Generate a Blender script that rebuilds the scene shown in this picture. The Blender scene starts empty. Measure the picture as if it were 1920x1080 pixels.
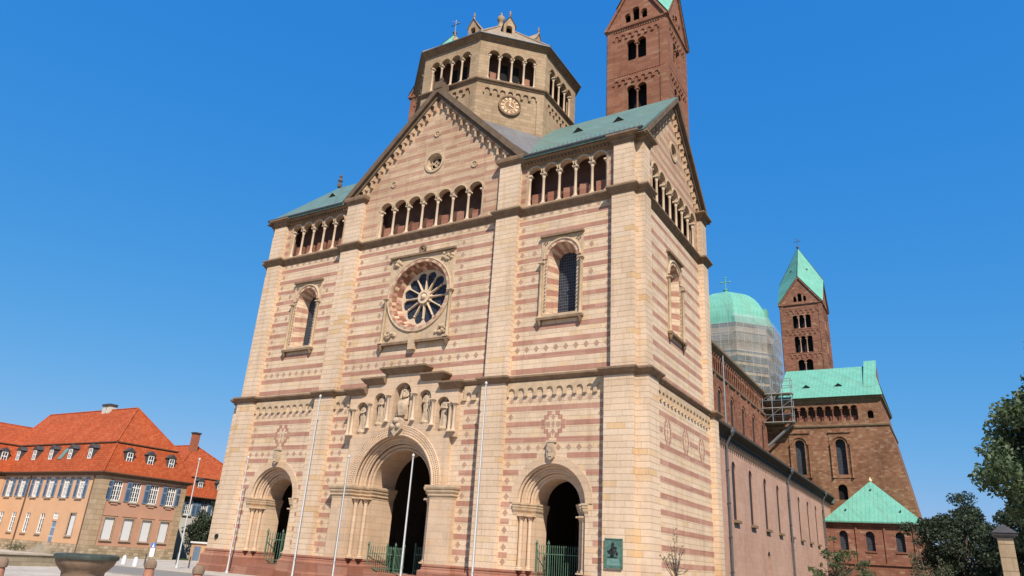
import bpy, bmesh, math, random
from math import pi, sin, cos, radians, sqrt, atan2, hypot
from mathutils import Vector, Matrix, Euler
from mathutils.geometry import delaunay_2d_cdt

S = bpy.context.scene
COL = S.collection

# ------------------------------------------------------------------ camera, sky, sun, exposure
def make_camera():
    p, r, y = 0.37423, 0.06328, -0.55417
    f = Vector((sin(y)*cos(p), cos(y)*cos(p), sin(p)))
    rt = Vector((cos(y), -sin(y), 0.0)); up = rt.cross(f)
    R = rt*cos(r) + up*sin(r); U = up*cos(r) - rt*sin(r)
    m = Matrix(((R.x, U.x, -f.x, 37.6158), (R.y, U.y, -f.y, -44.8052), (R.z, U.z, -f.z, 1.9939), (0, 0, 0, 1)))
    cd = bpy.data.cameras.new('camera'); co = bpy.data.objects.new('camera', cd); COL.objects.link(co)
    co.matrix_world = m
    cd.sensor_width = 36.0; cd.lens = 1334.82/1920*36.0
    cd.shift_y = -17.93/1920
    cd.clip_start = 0.3; cd.clip_end = 6000
    S.camera = co
make_camera()

SKYC = ((.46, 1.3), (.395, .5), (.56, .16))
SUN_EL, SUN_AZ = radians(45), radians(135)      # azimuth clockwise from +Y
W = bpy.data.worlds.new('World'); S.world = W; W.use_nodes = True
nt = W.node_tree; nt.nodes.clear()
sky = nt.nodes.new('ShaderNodeTexSky'); sky.sky_type = 'NISHITA'; sky.sun_disc = False
sky.sun_elevation = SUN_EL; sky.sun_rotation = SUN_AZ
sky.altitude = 200; sky.air_density = 1.0; sky.dust_density = 0.4; sky.ozone_density = 4.0
bg = nt.nodes.new('ShaderNodeBackground'); bg.inputs['Strength'].default_value = 0.12
wo = nt.nodes.new('ShaderNodeOutputWorld')
# deep polarised blue of the photograph: one power curve per colour channel of the sky
sx = nt.nodes.new('ShaderNodeSeparateColor'); cx = nt.nodes.new('ShaderNodeCombineColor'); nt.links.new(sky.outputs[0], sx.inputs[0])
for i, (k, p) in enumerate(SKYC):
    m1 = nt.nodes.new('ShaderNodeMath'); m1.operation = 'MULTIPLY'; m1.inputs[1].default_value = 0.12; nt.links.new(sx.outputs[i], m1.inputs[0])
    m2 = nt.nodes.new('ShaderNodeMath'); m2.operation = 'POWER'; m2.inputs[1].default_value = p; nt.links.new(m1.outputs[0], m2.inputs[0])
    m3 = nt.nodes.new('ShaderNodeMath'); m3.operation = 'MULTIPLY'; m3.inputs[1].default_value = k/0.12; nt.links.new(m2.outputs[0], m3.inputs[0])
    nt.links.new(m3.outputs[0], cx.inputs[i])
nt.links.new(cx.outputs[0], bg.inputs[0]); nt.links.new(bg.outputs[0], wo.inputs[0])
sl = bpy.data.lights.new('sun', 'SUN'); sl.energy = 4.6; sl.angle = radians(0.5); sl.color = (1.0, 0.925, 0.82)
so = bpy.data.objects.new('sun', sl); COL.objects.link(so)
sd = Vector((sin(SUN_AZ)*cos(SUN_EL), cos(SUN_AZ)*cos(SUN_EL), sin(SUN_EL)))
so.rotation_euler = sd.to_track_quat('Z', 'Y').to_euler(); so.location = (60, -60, 80)
S.view_settings.view_transform = 'Standard'; S.view_settings.look = 'None'
S.view_settings.exposure = 0.55; S.view_settings.gamma = 1.0
try: S.view_settings.use_curve_mapping = False
except Exception: pass
try:
    S.cycles.max_bounces = 6; S.cycles.diffuse_bounces = 3; S.cycles.transparent_max_bounces = 12
except Exception: pass

# ------------------------------------------------------------------ materials
class NB:
    def __init__(s, name):
        s.m = bpy.data.materials.new(name); s.m.use_nodes = True
        s.t = s.m.node_tree; s.t.nodes.clear()
        s.out = s.t.nodes.new('ShaderNodeOutputMaterial'); s.b = s.t.nodes.new('ShaderNodeBsdfPrincipled')
        s.t.links.new(s.b.outputs[0], s.out.inputs[0])
        s.pos = s.n('ShaderNodeNewGeometry').outputs['Position']
    def n(s, k, **kw):
        n = s.t.nodes.new(k)
        for a, v in kw.items(): setattr(n, a, v)
        return n
    def l(s, a, b): s.t.links.new(a, b)
    def math(s, op, a, b=None, c=None):
        n = s.n('ShaderNodeMath', operation=op)
        for i, v in enumerate((a, b, c)):
            if v is None: continue
            if isinstance(v, (int, float)): n.inputs[i].default_value = v
            else: s.l(v, n.inputs[i])
        return n.outputs[0]
    def comb(s, x, y, z=0.0):
        n = s.n('ShaderNodeCombineXYZ')
        for i, v in enumerate((x, y, z)):
            if isinstance(v, (int, float)): n.inputs[i].default_value = v
            else: s.l(v, n.inputs[i])
        return n.outputs[0]
    def uv(s):
        sp = s.n('ShaderNodeSeparateXYZ'); s.l(s.pos, sp.inputs[0])
        return s.math('ADD', sp.outputs[0], sp.outputs[1]), sp.outputs[2], sp
    def noise(s, scale, detail=4, vec=None, rough=0.6):
        n = s.n('ShaderNodeTexNoise'); n.inputs['Scale'].default_value = scale; n.inputs['Detail'].default_value = detail
        n.inputs['Roughness'].default_value = rough
        s.l(vec if vec is not None else s.pos, n.inputs['Vector']); return n.outputs['Fac']
    def ramp(s, fac, stops, interp='LINEAR'):
        n = s.n('ShaderNodeValToRGB'); n.color_ramp.interpolation = interp
        e = n.color_ramp.elements
        while len(e) < len(stops): e.new(0.5)
        for i, (p, c) in enumerate(stops):
            e[i].position = p; e[i].color = (c[0], c[1], c[2], 1) if hasattr(c, '__len__') else (c, c, c, 1)
        s.l(fac, n.inputs[0]); return n.outputs[0]
    def mix(s, fac, a, b, mode='MIX'):
        n = s.n('ShaderNodeMix', data_type='RGBA', blend_type=mode)
        if isinstance(fac, (int, float)): n.inputs[0].default_value = fac
        else: s.l(fac, n.inputs[0])
        for i, v in ((6, a), (7, b)):
            if hasattr(v, '__len__'): n.inputs[i].default_value = (v[0], v[1], v[2], 1)
            else: s.l(v, n.inputs[i])
        return n.outputs[2]
    def fin(s, col, rough=0.9, bump=None, bstr=0.3, bdist=0.02, spec=0.2, metal=0.0):
        if hasattr(col, '__len__'): s.b.inputs['Base Color'].default_value = (col[0], col[1], col[2], 1)
        else: s.l(col, s.b.inputs['Base Color'])
        s.b.inputs['Roughness'].default_value = rough; s.b.inputs['Metallic'].default_value = metal
        s.b.inputs['Specular IOR Level'].default_value = spec
        if bump is not None:
            bn = s.n('ShaderNodeBump'); bn.inputs['Strength'].default_value = bstr; bn.inputs['Distance'].default_value = bdist
            s.l(bump, bn.inputs['Height']); s.l(bn.outputs[0], s.b.inputs['Normal'])
        return s.m

def ashlar(name, stops, joint=0.75, bw=1.15, bh=0.38, stain=(0.55, 0.0), mort=0.014, blot=None, dark=0.86, rowvar=0.0):
    """coursed stone: one random tint per block, thin joints, soft weather stains"""
    b = NB(name); u, v, sp = b.uv()
    rv = b.math('DIVIDE', v, bh); row = b.math('FLOOR', rv)
    # course-dependent shift of the joints
    wn0 = b.n('ShaderNodeTexWhiteNoise', noise_dimensions='1D'); b.l(row, wn0.inputs['W'])
    uu = b.math('ADD', b.math('DIVIDE', u, bw), b.math('MULTIPLY', wn0.outputs['Value'], 7.0))
    cl = b.math('FLOOR', uu)
    wn = b.n('ShaderNodeTexWhiteNoise', noise_dimensions='2D'); b.l(b.comb(cl, row), wn.inputs['Vector'])
    col = b.ramp(wn.outputs['Value'], stops, 'LINEAR')
    fu = b.math('FRACT', uu); fv = b.math('FRACT', rv)
    ju = b.math('LESS_THAN', b.math('MINIMUM', fu, b.math('SUBTRACT', 1.0, fu)), mort/bw)
    jv = b.math('LESS_THAN', b.math('MINIMUM', fv, b.math('SUBTRACT', 1.0, fv)), mort/bh*1.3)
    j = b.math('MAXIMUM', b.math('MULTIPLY', ju, .6), jv)
    big = b.noise(0.16, 3)
    col = b.mix(1.0, col, b.ramp(big, [(0.3, (dark, dark*0.98, dark*0.95)), (0.62, (1.03, 1.03, 1.03))]), 'MULTIPLY')
    fine = b.noise(5.0, 5)
    col = b.mix(1.0, col, b.ramp(fine, [(0.25, (0.9, 0.9, 0.9)), (0.75, (1.07, 1.07, 1.07))]), 'MULTIPLY')
    # vertical water streaks
    stv = b.comb(b.math('MULTIPLY', u, 1.6), b.math('MULTIPLY', v, 0.12))
    st = b.noise(1.0, 3, stv)
    col = b.mix(1.0, col, b.ramp(st, [(0.22, (0.78, 0.765, 0.75)), (0.48, (1, 1, 1))]), 'MULTIPLY')
    if blot:
        col = b.mix(b.ramp(b.noise(0.9, 4), [(0.55, 0.0), (0.72, 0.7)]), col, blot)
    col = b.mix(j, col, b.mix(1.0, col, (joint, joint*0.98, joint*0.95), 'MULTIPLY'))
    h = b.math('SUBTRACT', b.math('MULTIPLY', fine, 0.4), j)
    return b.fin(col, 0.92, h, 0.35, 0.02)

def plain(name, c, rough=0.85, var=0.12, scale=3.0, spec=0.2, metal=0.0, bstr=0.2):
    b = NB(name); f = b.noise(scale, 5)
    col = b.mix(1.0, c, b.ramp(f, [(0.25, (1-var,)*3), (0.75, (1+var,)*3)]), 'MULTIPLY')
    return b.fin(col, rough, f, bstr, 0.02, spec, metal)

M = {}
M['cream'] = ashlar('cream_sandstone', [(0, (.55, .405, .28)), (.3, (.63, .47, .325)), (.6, (.60, .45, .315)), (.85, (.64, .465, .30)), (1, (.575, .40, .24))], bw=1.0, bh=0.375, dark=0.84, joint=.7, mort=.017)
M['pier'] = ashlar('pale_pier_sandstone', [(0, (.58, .42, .285)), (.4, (.635, .465, .32)), (.75, (.60, .455, .325)), (.93, (.60, .425, .265)), (1, (.57, .37, .195))], bw=1.35, bh=0.42, joint=0.64, dark=0.84, mort=.018)
M['red'] = ashlar('red_sandstone_band', [(0, (.355, .18, .125)), (.5, (.395, .205, .145)), (1, (.43, .245, .175))], bw=1.2, bh=0.48, joint=0.85, dark=0.9)
M['diamond'] = plain('inlay_stone', (.36, .225, .155), .9, .18, 1.3)
M['plinth'] = ashlar('red_plinth_stone', [(0, (.24, .10, .064)), (.5, (.29, .13, .085)), (1, (.335, .17, .115))], bw=1.6, bh=0.62, joint=0.8)
M['trim'] = plain('carved_sandstone', (.455, .33, .21), .92, .22, 2.2, bstr=.4)
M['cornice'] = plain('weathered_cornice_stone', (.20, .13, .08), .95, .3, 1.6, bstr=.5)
M['arch'] = ashlar('portal_sandstone', [(0, (.51, .365, .245)), (.5, (.57, .41, .28)), (1, (.56, .385, .245))], bw=1.5, bh=0.5, joint=0.82, dark=0.82)
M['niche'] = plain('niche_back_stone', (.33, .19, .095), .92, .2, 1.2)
M['shaft'] = plain('column_sandstone', (.56, .42, .29), .9, .14, 1.5)
M['relief'] = plain('statue_sandstone', (.40, .30, .205), .92, .3, 4.0, bstr=.6)
M['redwall'] = ashlar('red_sandstone_wall', [(0, (.20, .085, .054)), (.4, (.235, .10, .064)), (.8, (.26, .12, .078)), (.95, (.28, .15, .095)), (1, (.32, .205, .125))], bw=0.7, bh=0.33, joint=0.78, dark=0.8)
M['towerred'] = ashlar('tower_sandstone', [(0, (.225, .094, .055)), (.5, (.265, .116, .068)), (.9, (.29, .138, .084)), (1, (.30, .17, .10))], bw=0.9, bh=0.36, joint=0.78, dark=0.8)
M['transept'] = ashlar('transept_sandstone', [(0, (.20, .092, .052)), (.45, (.245, .118, .066)), (.85, (.275, .145, .084)), (.95, (.32, .19, .115)), (1, (.31, .20, .12))], bw=0.6, bh=0.3, joint=0.8, dark=0.62)
M['aisle'] = ashlar('pink_render_wall', [(0, (.43, .255, .185)), (1, (.47, .285, .21))], bw=1.1, bh=0.5, joint=0.95, dark=0.86)
M['octagon'] = ashlar('octagon_sandstone', [(0, (.31, .215, .13)), (.5, (.365, .26, .16)), (.85, (.40, .285, .18)), (1, (.36, .22, .13))], bw=0.95, bh=0.38, joint=0.75, dark=0.78)
M['inner'] = plain('shade_toned_gallery_back', (.10, .052, .036), .95, .25, 1.2)  # shadow inside the gallery recesses is painted in as a darker stone
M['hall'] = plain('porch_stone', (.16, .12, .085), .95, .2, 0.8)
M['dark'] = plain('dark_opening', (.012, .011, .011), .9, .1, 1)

def copper(name, c1, c2, rough=0.6, seam=0.62):
    b = NB(name); u, v, sp = b.uv()
    f = b.noise(0.5, 5); g = b.noise(3.0, 4)
    col = b.mix(b.ramp(f, [(0.35, 0), (0.65, 1)]), c1, c2)
    sk = b.noise(1.0, 4, b.comb(b.math('MULTIPLY', u, 1.1), b.math('MULTIPLY', v, .10)))
    col = b.mix(b.ramp(sk, [(.5, 0.0), (.72, .55)]), col, (c1[0]*1.15, c1[1]*.62, c1[2]*.55))
    col = b.mix(1.0, col, b.ramp(g, [(0.3, (.9,)*3), (.7, (1.06,)*3)]), 'MULTIPLY')
    def seams(x):
        fr = b.math('FRACT', b.math('DIVIDE', x, seam)); return b.math('LESS_THAN', fr, 0.09)
    n = b.n('ShaderNodeNewGeometry'); s2 = b.n('ShaderNodeSeparateXYZ'); b.l(n.outputs['True Normal'], s2.inputs[0])
    usex = b.math('GREATER_THAN', b.math('ABSOLUTE', s2.outputs[1]), b.math('ABSOLUTE', s2.outputs[0]))
    along = b.math('ADD', b.math('MULTIPLY', usex, sp.outputs[0]), b.math('MULTIPLY', b.math('SUBTRACT', 1.0, usex), sp.outputs[1]))
    sm = seams(along)
    col = b.mix(sm, col, b.mix(1.0, col, (.78, .80, .80), 'MULTIPLY'))
    return b.fin(col, rough, sm, 0.5, 0.04, 0.3)
M['copper'] = copper('bright_verdigris_copper', (.122, .345, .255), (.155, .40, .30))
M['oldcopper'] = copper('dull_verdigris_copper', (.105, .175, .15), (.13, .205, .17))
M['lead'] = copper('grey_lead_roof', (.13, .13, .13), (.165, .165, .165), .5)
M['slab'] = plain('stone_roof_slabs', (.27, .205, .145), .92, .55, 2.6, bstr=.7)
M['rake'] = plain('dark_weathered_coping', (.135, .092, .06), .95, .3, 1.4, bstr=.4)
M['eaves'] = plain('shade_toned_eaves_stone', (.085, .062, .048), .9, .25, 2)  # underside shade of the aisle eaves is put into this dark colour
M['slate'] = plain('dark_slate', (.06, .055, .055), .7, .3, 3)

def tiles(name, c1, c2, c3):
    b = NB(name); u, v, sp = b.uv()
    rv = b.math('DIVIDE', v, 0.26); uu = b.math('DIVIDE', u, 0.30); row = b.math('FLOOR', rv); cl = b.math('FLOOR', uu)
    wn = b.n('ShaderNodeTexWhiteNoise', noise_dimensions='2D'); b.l(b.comb(cl, row), wn.inputs['Vector'])
    col = b.ramp(wn.outputs['Value'], [(0, c1), (.5, c2), (1, c3)])
    big = b.noise(0.35, 4)
    col = b.mix(1.0, col, b.ramp(big, [(.3, (.86,)*3), (.65, (1.05,)*3)]), 'MULTIPLY')
    fv = b.math('FRACT', rv); fu = b.math('FRACT', uu)
    ed = b.math('MAXIMUM', b.math('LESS_THAN', fv, 0.22), b.math('LESS_THAN', fu, 0.12))
    col = b.mix(ed, col, b.mix(1.0, col, (.74,)*3, 'MULTIPLY'))
    return b.fin(col, .85, b.math('MULTIPLY', fv, 1.0), .6, .05)
M['tile'] = tiles('orange_roof_tiles', (.335, .062, .018), (.375, .075, .024), (.41, .10, .036))

def glassm(name, base, line, cw=0.16, ch=0.24):
    b = NB(name); u, v, sp = b.uv()
    fu = b.math('FRACT', b.math('DIVIDE', u, cw)); fv = b.math('FRACT', b.math('DIVIDE', v, ch))
    ln = b.math('MAXIMUM', b.math('LESS_THAN', fu, 0.14), b.math('LESS_THAN', fv, 0.12))
    wn = b.n('ShaderNodeTexWhiteNoise', noise_dimensions='2D')
    b.l(b.comb(b.math('FLOOR', b.math('DIVIDE', u, cw)), b.math('FLOOR', b.math('DIVIDE', v, ch))), wn.inputs['Vector'])
    c = b.mix(wn.outputs['Value'], base, tuple(x*2.4+.004 for x in base))
    return b.fin(b.mix(ln, c, line), .5, wn.outputs['Value'], .15, .01, .15)
M['glass'] = glassm('leaded_window_glass', (.012, .014, .018), (.12, .125, .135))
M['roseglass'] = glassm('rose_window_glass', (.010, .015, .024), (.05, .055, .065), .12, .12)
M['slit'] = plain('dim_window_slit', (.035, .028, .024), .6, .3, 3)
M['pane'] = plain('house_window_glass', (.03, .035, .045), .12, .2, 2, .5)
M['white'] = plain('white_paint', (.74, .72, .68), .6, .05, 3)
M['pole'] = plain('white_metal_pole', (.47, .465, .45), .45, .08, 3, .4)
M['iron'] = plain('green_iron', (.07, .13, .085), .6, .25, 4, .3)
M['steel'] = plain('zinc_steel', (.26, .265, .27), .45, .15, 3, .4, .5)
M['pipe'] = plain('downpipe_metal', (.10, .10, .105), .5, .2, 3, .4, .3)
M['bronze'] = plain('green_bronze', (.085, .16, .125), .6, .35, 6, .3, .2)
M['bronzehi'] = plain('pale_green_bronze', (.14, .25, .21), .6, .3, 6, .3, .2)
M['bowl'] = plain('fountain_sandstone', (.20, .135, .09), .9, .3, 2.2, bstr=.6)
M['rim'] = plain('bowl_rim_bronze', (.06, .07, .055), .5, .35, 3, .3, .3)
M['bollard'] = plain('bollard_sandstone', (.36, .165, .105), .92, .25, 3.5, bstr=.6)
M['pinkplaster'] = plain('pink_house_plaster', (.43, .235, .155), .92, .09, .7)
M['ochre'] = plain('ochre_wall_plaster', (.55, .325, .185), .92, .08, .7)
M['palegrey'] = plain('pale_house_plaster', (.50, .47, .40), .92, .08, .7)
M['quoin'] = ashlar('house_quoin_stone', [(0, (.33, .235, .145)), (1, (.41, .30, .19))], bw=0.9, bh=0.55, joint=0.55)
M['rubble'] = ashlar('rubble_base_stone', [(0, (.27, .20, .125)), (.6, (.38, .285, .185)), (1, (.47, .37, .26))], bw=0.55, bh=0.3, joint=0.6)
M['gardenwall'] = ashlar('grey_garden_wall_stone', [(0, (.20, .165, .115)), (1, (.27, .22, .155))], bw=0.9, bh=0.28, joint=0.7)
M['coping'] = plain('coping_stone', (.33, .28, .215), .92, .2, 2)
M['shutter'] = plain('blue_grey_shutter', (.15, .205, .275), .7, .1, 2)
M['louvre'] = plain('dark_blue_louvre', (.055, .09, .145), .7, .15, 2)
M['blind'] = plain('white_roller_blind', (.56, .56, .56), .8, .04, 3)
M['woodtrim'] = plain('brown_eaves_board', (.11, .062, .038), .8, .2, 2)
M['door'] = plain('pale_blue_door', (.33, .47, .56), .6, .08, 2)
M['brick'] = plain('chimney_brick', (.32, .11, .06), .9, .2, 4)
M['signblue'] = plain('sign_blue', (.05, .17, .42), .5, .05, 2)
M['bark'] = plain('tree_bark', (.09, .07, .052), .95, .3, 5, bstr=.8)
M['gold'] = plain('clock_gilding', (.78, .60, .33), .5, .05, 2, .4)
M['clockface'] = plain('clock_face', (.27, .145, .08), .7, .1, 2)
M['black'] = plain('black_metal', (.02, .02, .02), .5, .1, 2)

def leaf(name, c1, c2, c3):
    b = NB(name)
    oi = b.noise(0.45, 3); wn = b.n('ShaderNodeTexWhiteNoise', noise_dimensions='3D')
    sn = b.n('ShaderNodeVectorMath', operation='SNAP'); b.l(b.pos, sn.inputs[0]); sn.inputs[1].default_value = (.2, .2, .2)
    b.l(sn.outputs[0], wn.inputs['Vector'])
    col = b.ramp(b.math('ADD', b.math('MULTIPLY', oi, .6), b.math('MULTIPLY', wn.outputs['Value'], .4)), [(.25, c1), (.5, c2), (.8, c3)])
    b.l(col, b.b.inputs['Base Color']); b.b.inputs['Roughness'].default_value = .55; b.b.inputs['Specular IOR Level'].default_value = .35
    tr = b.n('ShaderNodeBsdfTranslucent'); b.l(b.mix(1.0, col, (1.1, 1.25, .6), 'MULTIPLY'), tr.inputs[0])
    mx = b.n('ShaderNodeMixShader'); mx.inputs[0].default_value = .22
    b.l(b.b.outputs[0], mx.inputs[1]); b.l(tr.outputs[0], mx.inputs[2]); b.l(mx.outputs[0], b.out.inputs[0])
    return b.m
M['leaf'] = leaf('dark_green_leaves', (.038, .058, .024), (.068, .10, .042), (.125, .16, .085))
M['leafdark'] = leaf('deep_green_leaves', (.018, .027, .015), (.031, .046, .023), (.055, .072, .036))
M['leafyoung'] = leaf('young_green_leaves', (.045, .062, .024), (.07, .092, .036), (.11, .135, .06))
M['leafgrey'] = leaf('grey_olive_leaves', (.07, .075, .04), (.10, .105, .06), (.14, .14, .085))

def netting(name, lo, hi, k):
    b = NB(name)
    u, v, sp = b.uv()
    b.fin(b.mix(b.noise(0.5, 4), (.25*k, .25*k, .25*k), (.42*k, .42*k, .41*k)), .9)
    tr = b.n('ShaderNodeBsdfTransparent'); mx = b.n('ShaderNodeMixShader')
    f = b.ramp(b.noise(0.35, 5), [(.35, lo), (.65, hi)])
    b.l(f, mx.inputs[0]); b.l(tr.outputs[0], mx.inputs[1]); b.l(b.b.outputs[0], mx.inputs[2]); b.l(mx.outputs[0], b.out.inputs[0])
    return b.m
M['net'] = netting('dense_scaffold_netting', .42, .72, .8); M['netthin'] = netting('thin_scaffold_netting', .14, .4, 1.15)
def paving():
    b = NB('plaza_paving'); 
    sp = b.n('ShaderNodeSeparateXYZ'); b.l(b.pos, sp.inputs[0])
    bt = b.n('ShaderNodeTexBrick'); b.l(b.pos, bt.inputs['Vector']); bt.inputs['Scale'].default_value = 1
    bt.inputs['Brick Width'].default_value = .6; bt.inputs['Row Height'].default_value = .3; bt.inputs['Mortar Size'].default_value = .012
    bt.inputs['Color1'].default_value = (.42, .36, .30, 1); bt.inputs['Color2'].default_value = (.50, .44, .37, 1); bt.inputs['Mortar'].default_value = (.25, .21, .17, 1)
    col = b.mix(1.0, bt.outputs['Color'], b.ramp(b.noise(.3, 5), [(.3, (.82,)*3), (.7, (1.05,)*3)]), 'MULTIPLY')
    return b.fin(col, .9, b.noise(8, 3), .2, .01)
M['paving'] = paving()
M['asphalt'] = plain('grey_setts', (.20, .185, .17), .9, .15, 2.0)
M['grass'] = plain('grass_ground', (.05, .07, .025), .95, .3, 2)

# ------------------------------------------------------------------ geometry helpers
WO = {}          # world origin of every object made here
class Fr:
    """a wall face: u runs right along the wall, v is height, w goes INTO the wall"""
    def __init__(s, ox, oy, deg, dz=0.0):
        a = radians(deg); s.n = (cos(a), sin(a)); s.t = (-sin(a), cos(a)); s.o = (ox, oy); s.dz = dz
    def __call__(s, u, v, w=0.0):
        return (s.o[0]+s.t[0]*u-s.n[0]*w, s.o[1]+s.t[1]*u-s.n[1]*w, v+s.dz)
WORLD = Fr(0, 0, -90)       # u = x, w = y
def West(y): return Fr(0, y, -90)
def South(x): return Fr(x, 0, 0)

def arc(uc, vc, r, a0, a1, n): return [(uc+r*cos(a0+(a1-a0)*i/n), vc+r*sin(a0+(a1-a0)*i/n)) for i in range(n+1)]
def arch_poly(uc, v0, vs, r, n=14):     # counter-clockwise from lower right
    return [(uc-r, v0), (uc+r, v0)] + arc(uc, vs, r, 0, pi, n)
def circle(uc, vc, r, n=32): return [(uc+r*cos(2*pi*i/n), vc+r*sin(2*pi*i/n)) for i in range(n)]
def rect(u0, u1, v0, v1): return [(u0, v0), (u1, v0), (u1, v1), (u0, v1)]
def arcade_hole(u0, u1, n, v0, vs, gap=0.22):
    p = (u1-u0)/n; r = (p-gap)/2; out = [(u0+gap/2, v0), (u1-gap/2, v0)]
    for k in range(n-1, -1, -1):
        out += arc(u0+p*(k+.5), vs, r, 0, pi, 10)
    return out

class MB:
    def __init__(s, F=None): s.v = []; s.f = []; s.mi = []; s.F = F or WORLD
    def quadidx(s, idx, m): s.f.append(tuple(idx)); s.mi.append(m)
    def pts(s, P):
        b = len(s.v); s.v += [tuple(p) for p in P]; return b
    def poly(s, P, m=0):
        b = s.pts(P); s.quadidx(range(b, b+len(P)), m)
    def face(s, uvw, m=0): s.poly([s.F(*p) for p in uvw], m)
    def box(s, u0, u1, v0, v1, w0, w1, m=0):
        F = s.F
        P = [F(u, v, w) for w in (w0, w1) for v in (v0, v1) for u in (u0, u1)]
        b = s.pts(P)
        for q in ((0, 1, 3, 2), (4, 6, 7, 5), (0, 4, 5, 1), (2, 3, 7, 6), (0, 2, 6, 4), (1, 5, 7, 3)):
            s.quadidx([b+i for i in q], m)
    def extr(s, poly, w0, w1, m=0, mside=None, caps=(True, True)):
        n = len(poly); mside = m if mside is None else mside
        a = s.pts([s.F(u, v, w0) for u, v in poly]); c = s.pts([s.F(u, v, w1) for u, v in poly])
        if caps[0]: s.quadidx(range(a, a+n), m)
        if caps[1]: s.quadidx(range(c+n-1, c-1, -1), m)
        for i in range(n):
            j = (i+1) % n; s.quadidx((a+i, c+i, c+j, a+j), mside)
    def plate(s, outer, holes, w0, w1, m=0, mh=None, back=False, sides=True):
        """a slab of wall with openings cut through it; mh = material of the reveals"""
        mh = m if mh is None else mh
        loops = [outer]+holes
        flat = [p for L in loops for p in L]; ed = []; k = 0
        for L in loops: ed += [(k+i, k+(i+1) % len(L)) for i in range(len(L))]; k += len(L)
        cv, _, cf = delaunay_2d_cdt([Vector(p) for p in flat], ed, [], 0, 1e-5)[:3]
        def inside(p, L):
            r = False; j = len(L)-1
            for i in range(len(L)):
                (xi, yi), (xj, yj) = L[i], L[j]
                if (yi > p[1]) != (yj > p[1]) and p[0] < (xj-xi)*(p[1]-yi)/(yj-yi)+xi: r = not r
                j = i
            return r
        tri = []
        for t in cf:
            g = (sum(cv[i][0] for i in t)/len(t), sum(cv[i][1] for i in t)/len(t))
            if inside(g, outer) and not any(inside(g, h) for h in holes): tri.append(t)
        q = s.pts([s.F(p[0], p[1], w0) for p in cv])
        for t in tri: s.quadidx([q+i for i in t], m)
        a = s.pts([s.F(u, v, w0) for u, v in flat])
        c = s.pts([s.F(u, v, w1) for u, v in flat])
        if back:
            q = s.pts([s.F(p[0], p[1], w1) for p in cv])
            for t in tri: s.quadidx([q+i for i in reversed(t)], m)
        k = 0
        for li, L in enumerate(loops):
            n = len(L)
            if li > 0 or sides:
                for i in range(n):
                    j = (i+1) % n; s.quadidx((a+k+i, c+k+i, c+k+j, a+k+j), mh if li else m)
            k += n
    def ring(s, uc, vc, r0, r1, a0, a1, w0, w1, n=18, m=0, mats=None):
        full = abs(a1-a0) >= 2*pi-1e-6
        for i in range(n):
            t0 = a0+(a1-a0)*i/n; t1 = a0+(a1-a0)*(i+1)/n
            mm = mats[i % len(mats)] if mats else m
            q = [(uc+r*cos(t), vc+r*sin(t)) for r, t in ((r0, t0), (r1, t0), (r1, t1), (r0, t1))]
            A = [s.F(u, v, w0) for u, v in q]; B = [s.F(u, v, w1) for u, v in q]
            b = s.pts(A+B)
            s.quadidx((b, b+1, b+2, b+3), mm); s.quadidx((b+7, b+6, b+5, b+4), mm)
            s.quadidx((b, b+3, b+7, b+4), mm); s.quadidx((b+1, b+5, b+6, b+2), mm)
            if not full and i == 0: s.quadidx((b, b+4, b+5, b+1), mm)
            if not full and i == n-1: s.quadidx((b+3, b+2, b+6, b+7), mm)
    def roll(s, uc, vc, r, rad, a0, a1, w, n=20, k=8, m=0):
        """half-round moulding bent along an arc"""
        rows = []
        for i in range(n+1):
            t = a0+(a1-a0)*i/n; row = []
            for j in range(k):
                p = 2*pi*j/k; rr = r+rad*cos(p); row.append(s.F(uc+rr*cos(t), vc+rr*sin(t), w+rad*sin(p)))
            rows.append(s.pts(row))
        for i in range(n):
            for j in range(k):
                j2 = (j+1) % k; s.quadidx((rows[i]+j, rows[i]+j2, rows[i+1]+j2, rows[i+1]+j), m)
    def splay(s, A, wa, B, wb, mats=(0,), closed=False):
        n = len(A); a = s.pts([s.F(u, v, wa) for u, v in A]); b = s.pts([s.F(u, v, wb) for u, v in B])
        for i in range(n if closed else n-1):
            j = (i+1) % n; s.quadidx((a+i, b+i, b+j, a+j), mats[i % len(mats)])
    def lathe(s, u, w, prof, n=12, m=0, caps=True):
        """profile [(radius, height)] turned about a vertical axis at (u, w)"""
        rows = []
        for r, v in prof:
            rows.append(s.pts([s.F(u+r*cos(2*pi*i/n), v, w+r*sin(2*pi*i/n)) for i in range(n)]))
        for a, b in zip(rows, rows[1:]):
            for i in range(n):
                j = (i+1) % n; s.quadidx((a+i, a+j, b+j, b+i), m)
        if caps:
            s.quadidx(range(rows[0]+n-1, rows[0]-1, -1), m); s.quadidx(range(rows[-1], rows[-1]+n), m)
    def tube(s, p, q, r0, r1=None, n=6, m=0):
        r1 = r0 if r1 is None else r1
        p = Vector(p); q = Vector(q); d = (q-p)
        if d.length < 1e-6: return
        d.normalize(); x = d.orthogonal().normalized(); y = d.cross(x)
        a = s.pts([p+(x*cos(2*pi*i/n)+y*sin(2*pi*i/n))*r0 for i in range(n)])
        b = s.pts([q+(x*cos(2*pi*i/n)+y*sin(2*pi*i/n))*r1 for i in range(n)])
        for i in range(n):
            j = (i+1) % n; s.quadidx((a+i, a+j, b+j, b+i), m)
        s.quadidx(range(a+n-1, a-1, -1), m); s.quadidx(range(b, b+n), m)
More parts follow.
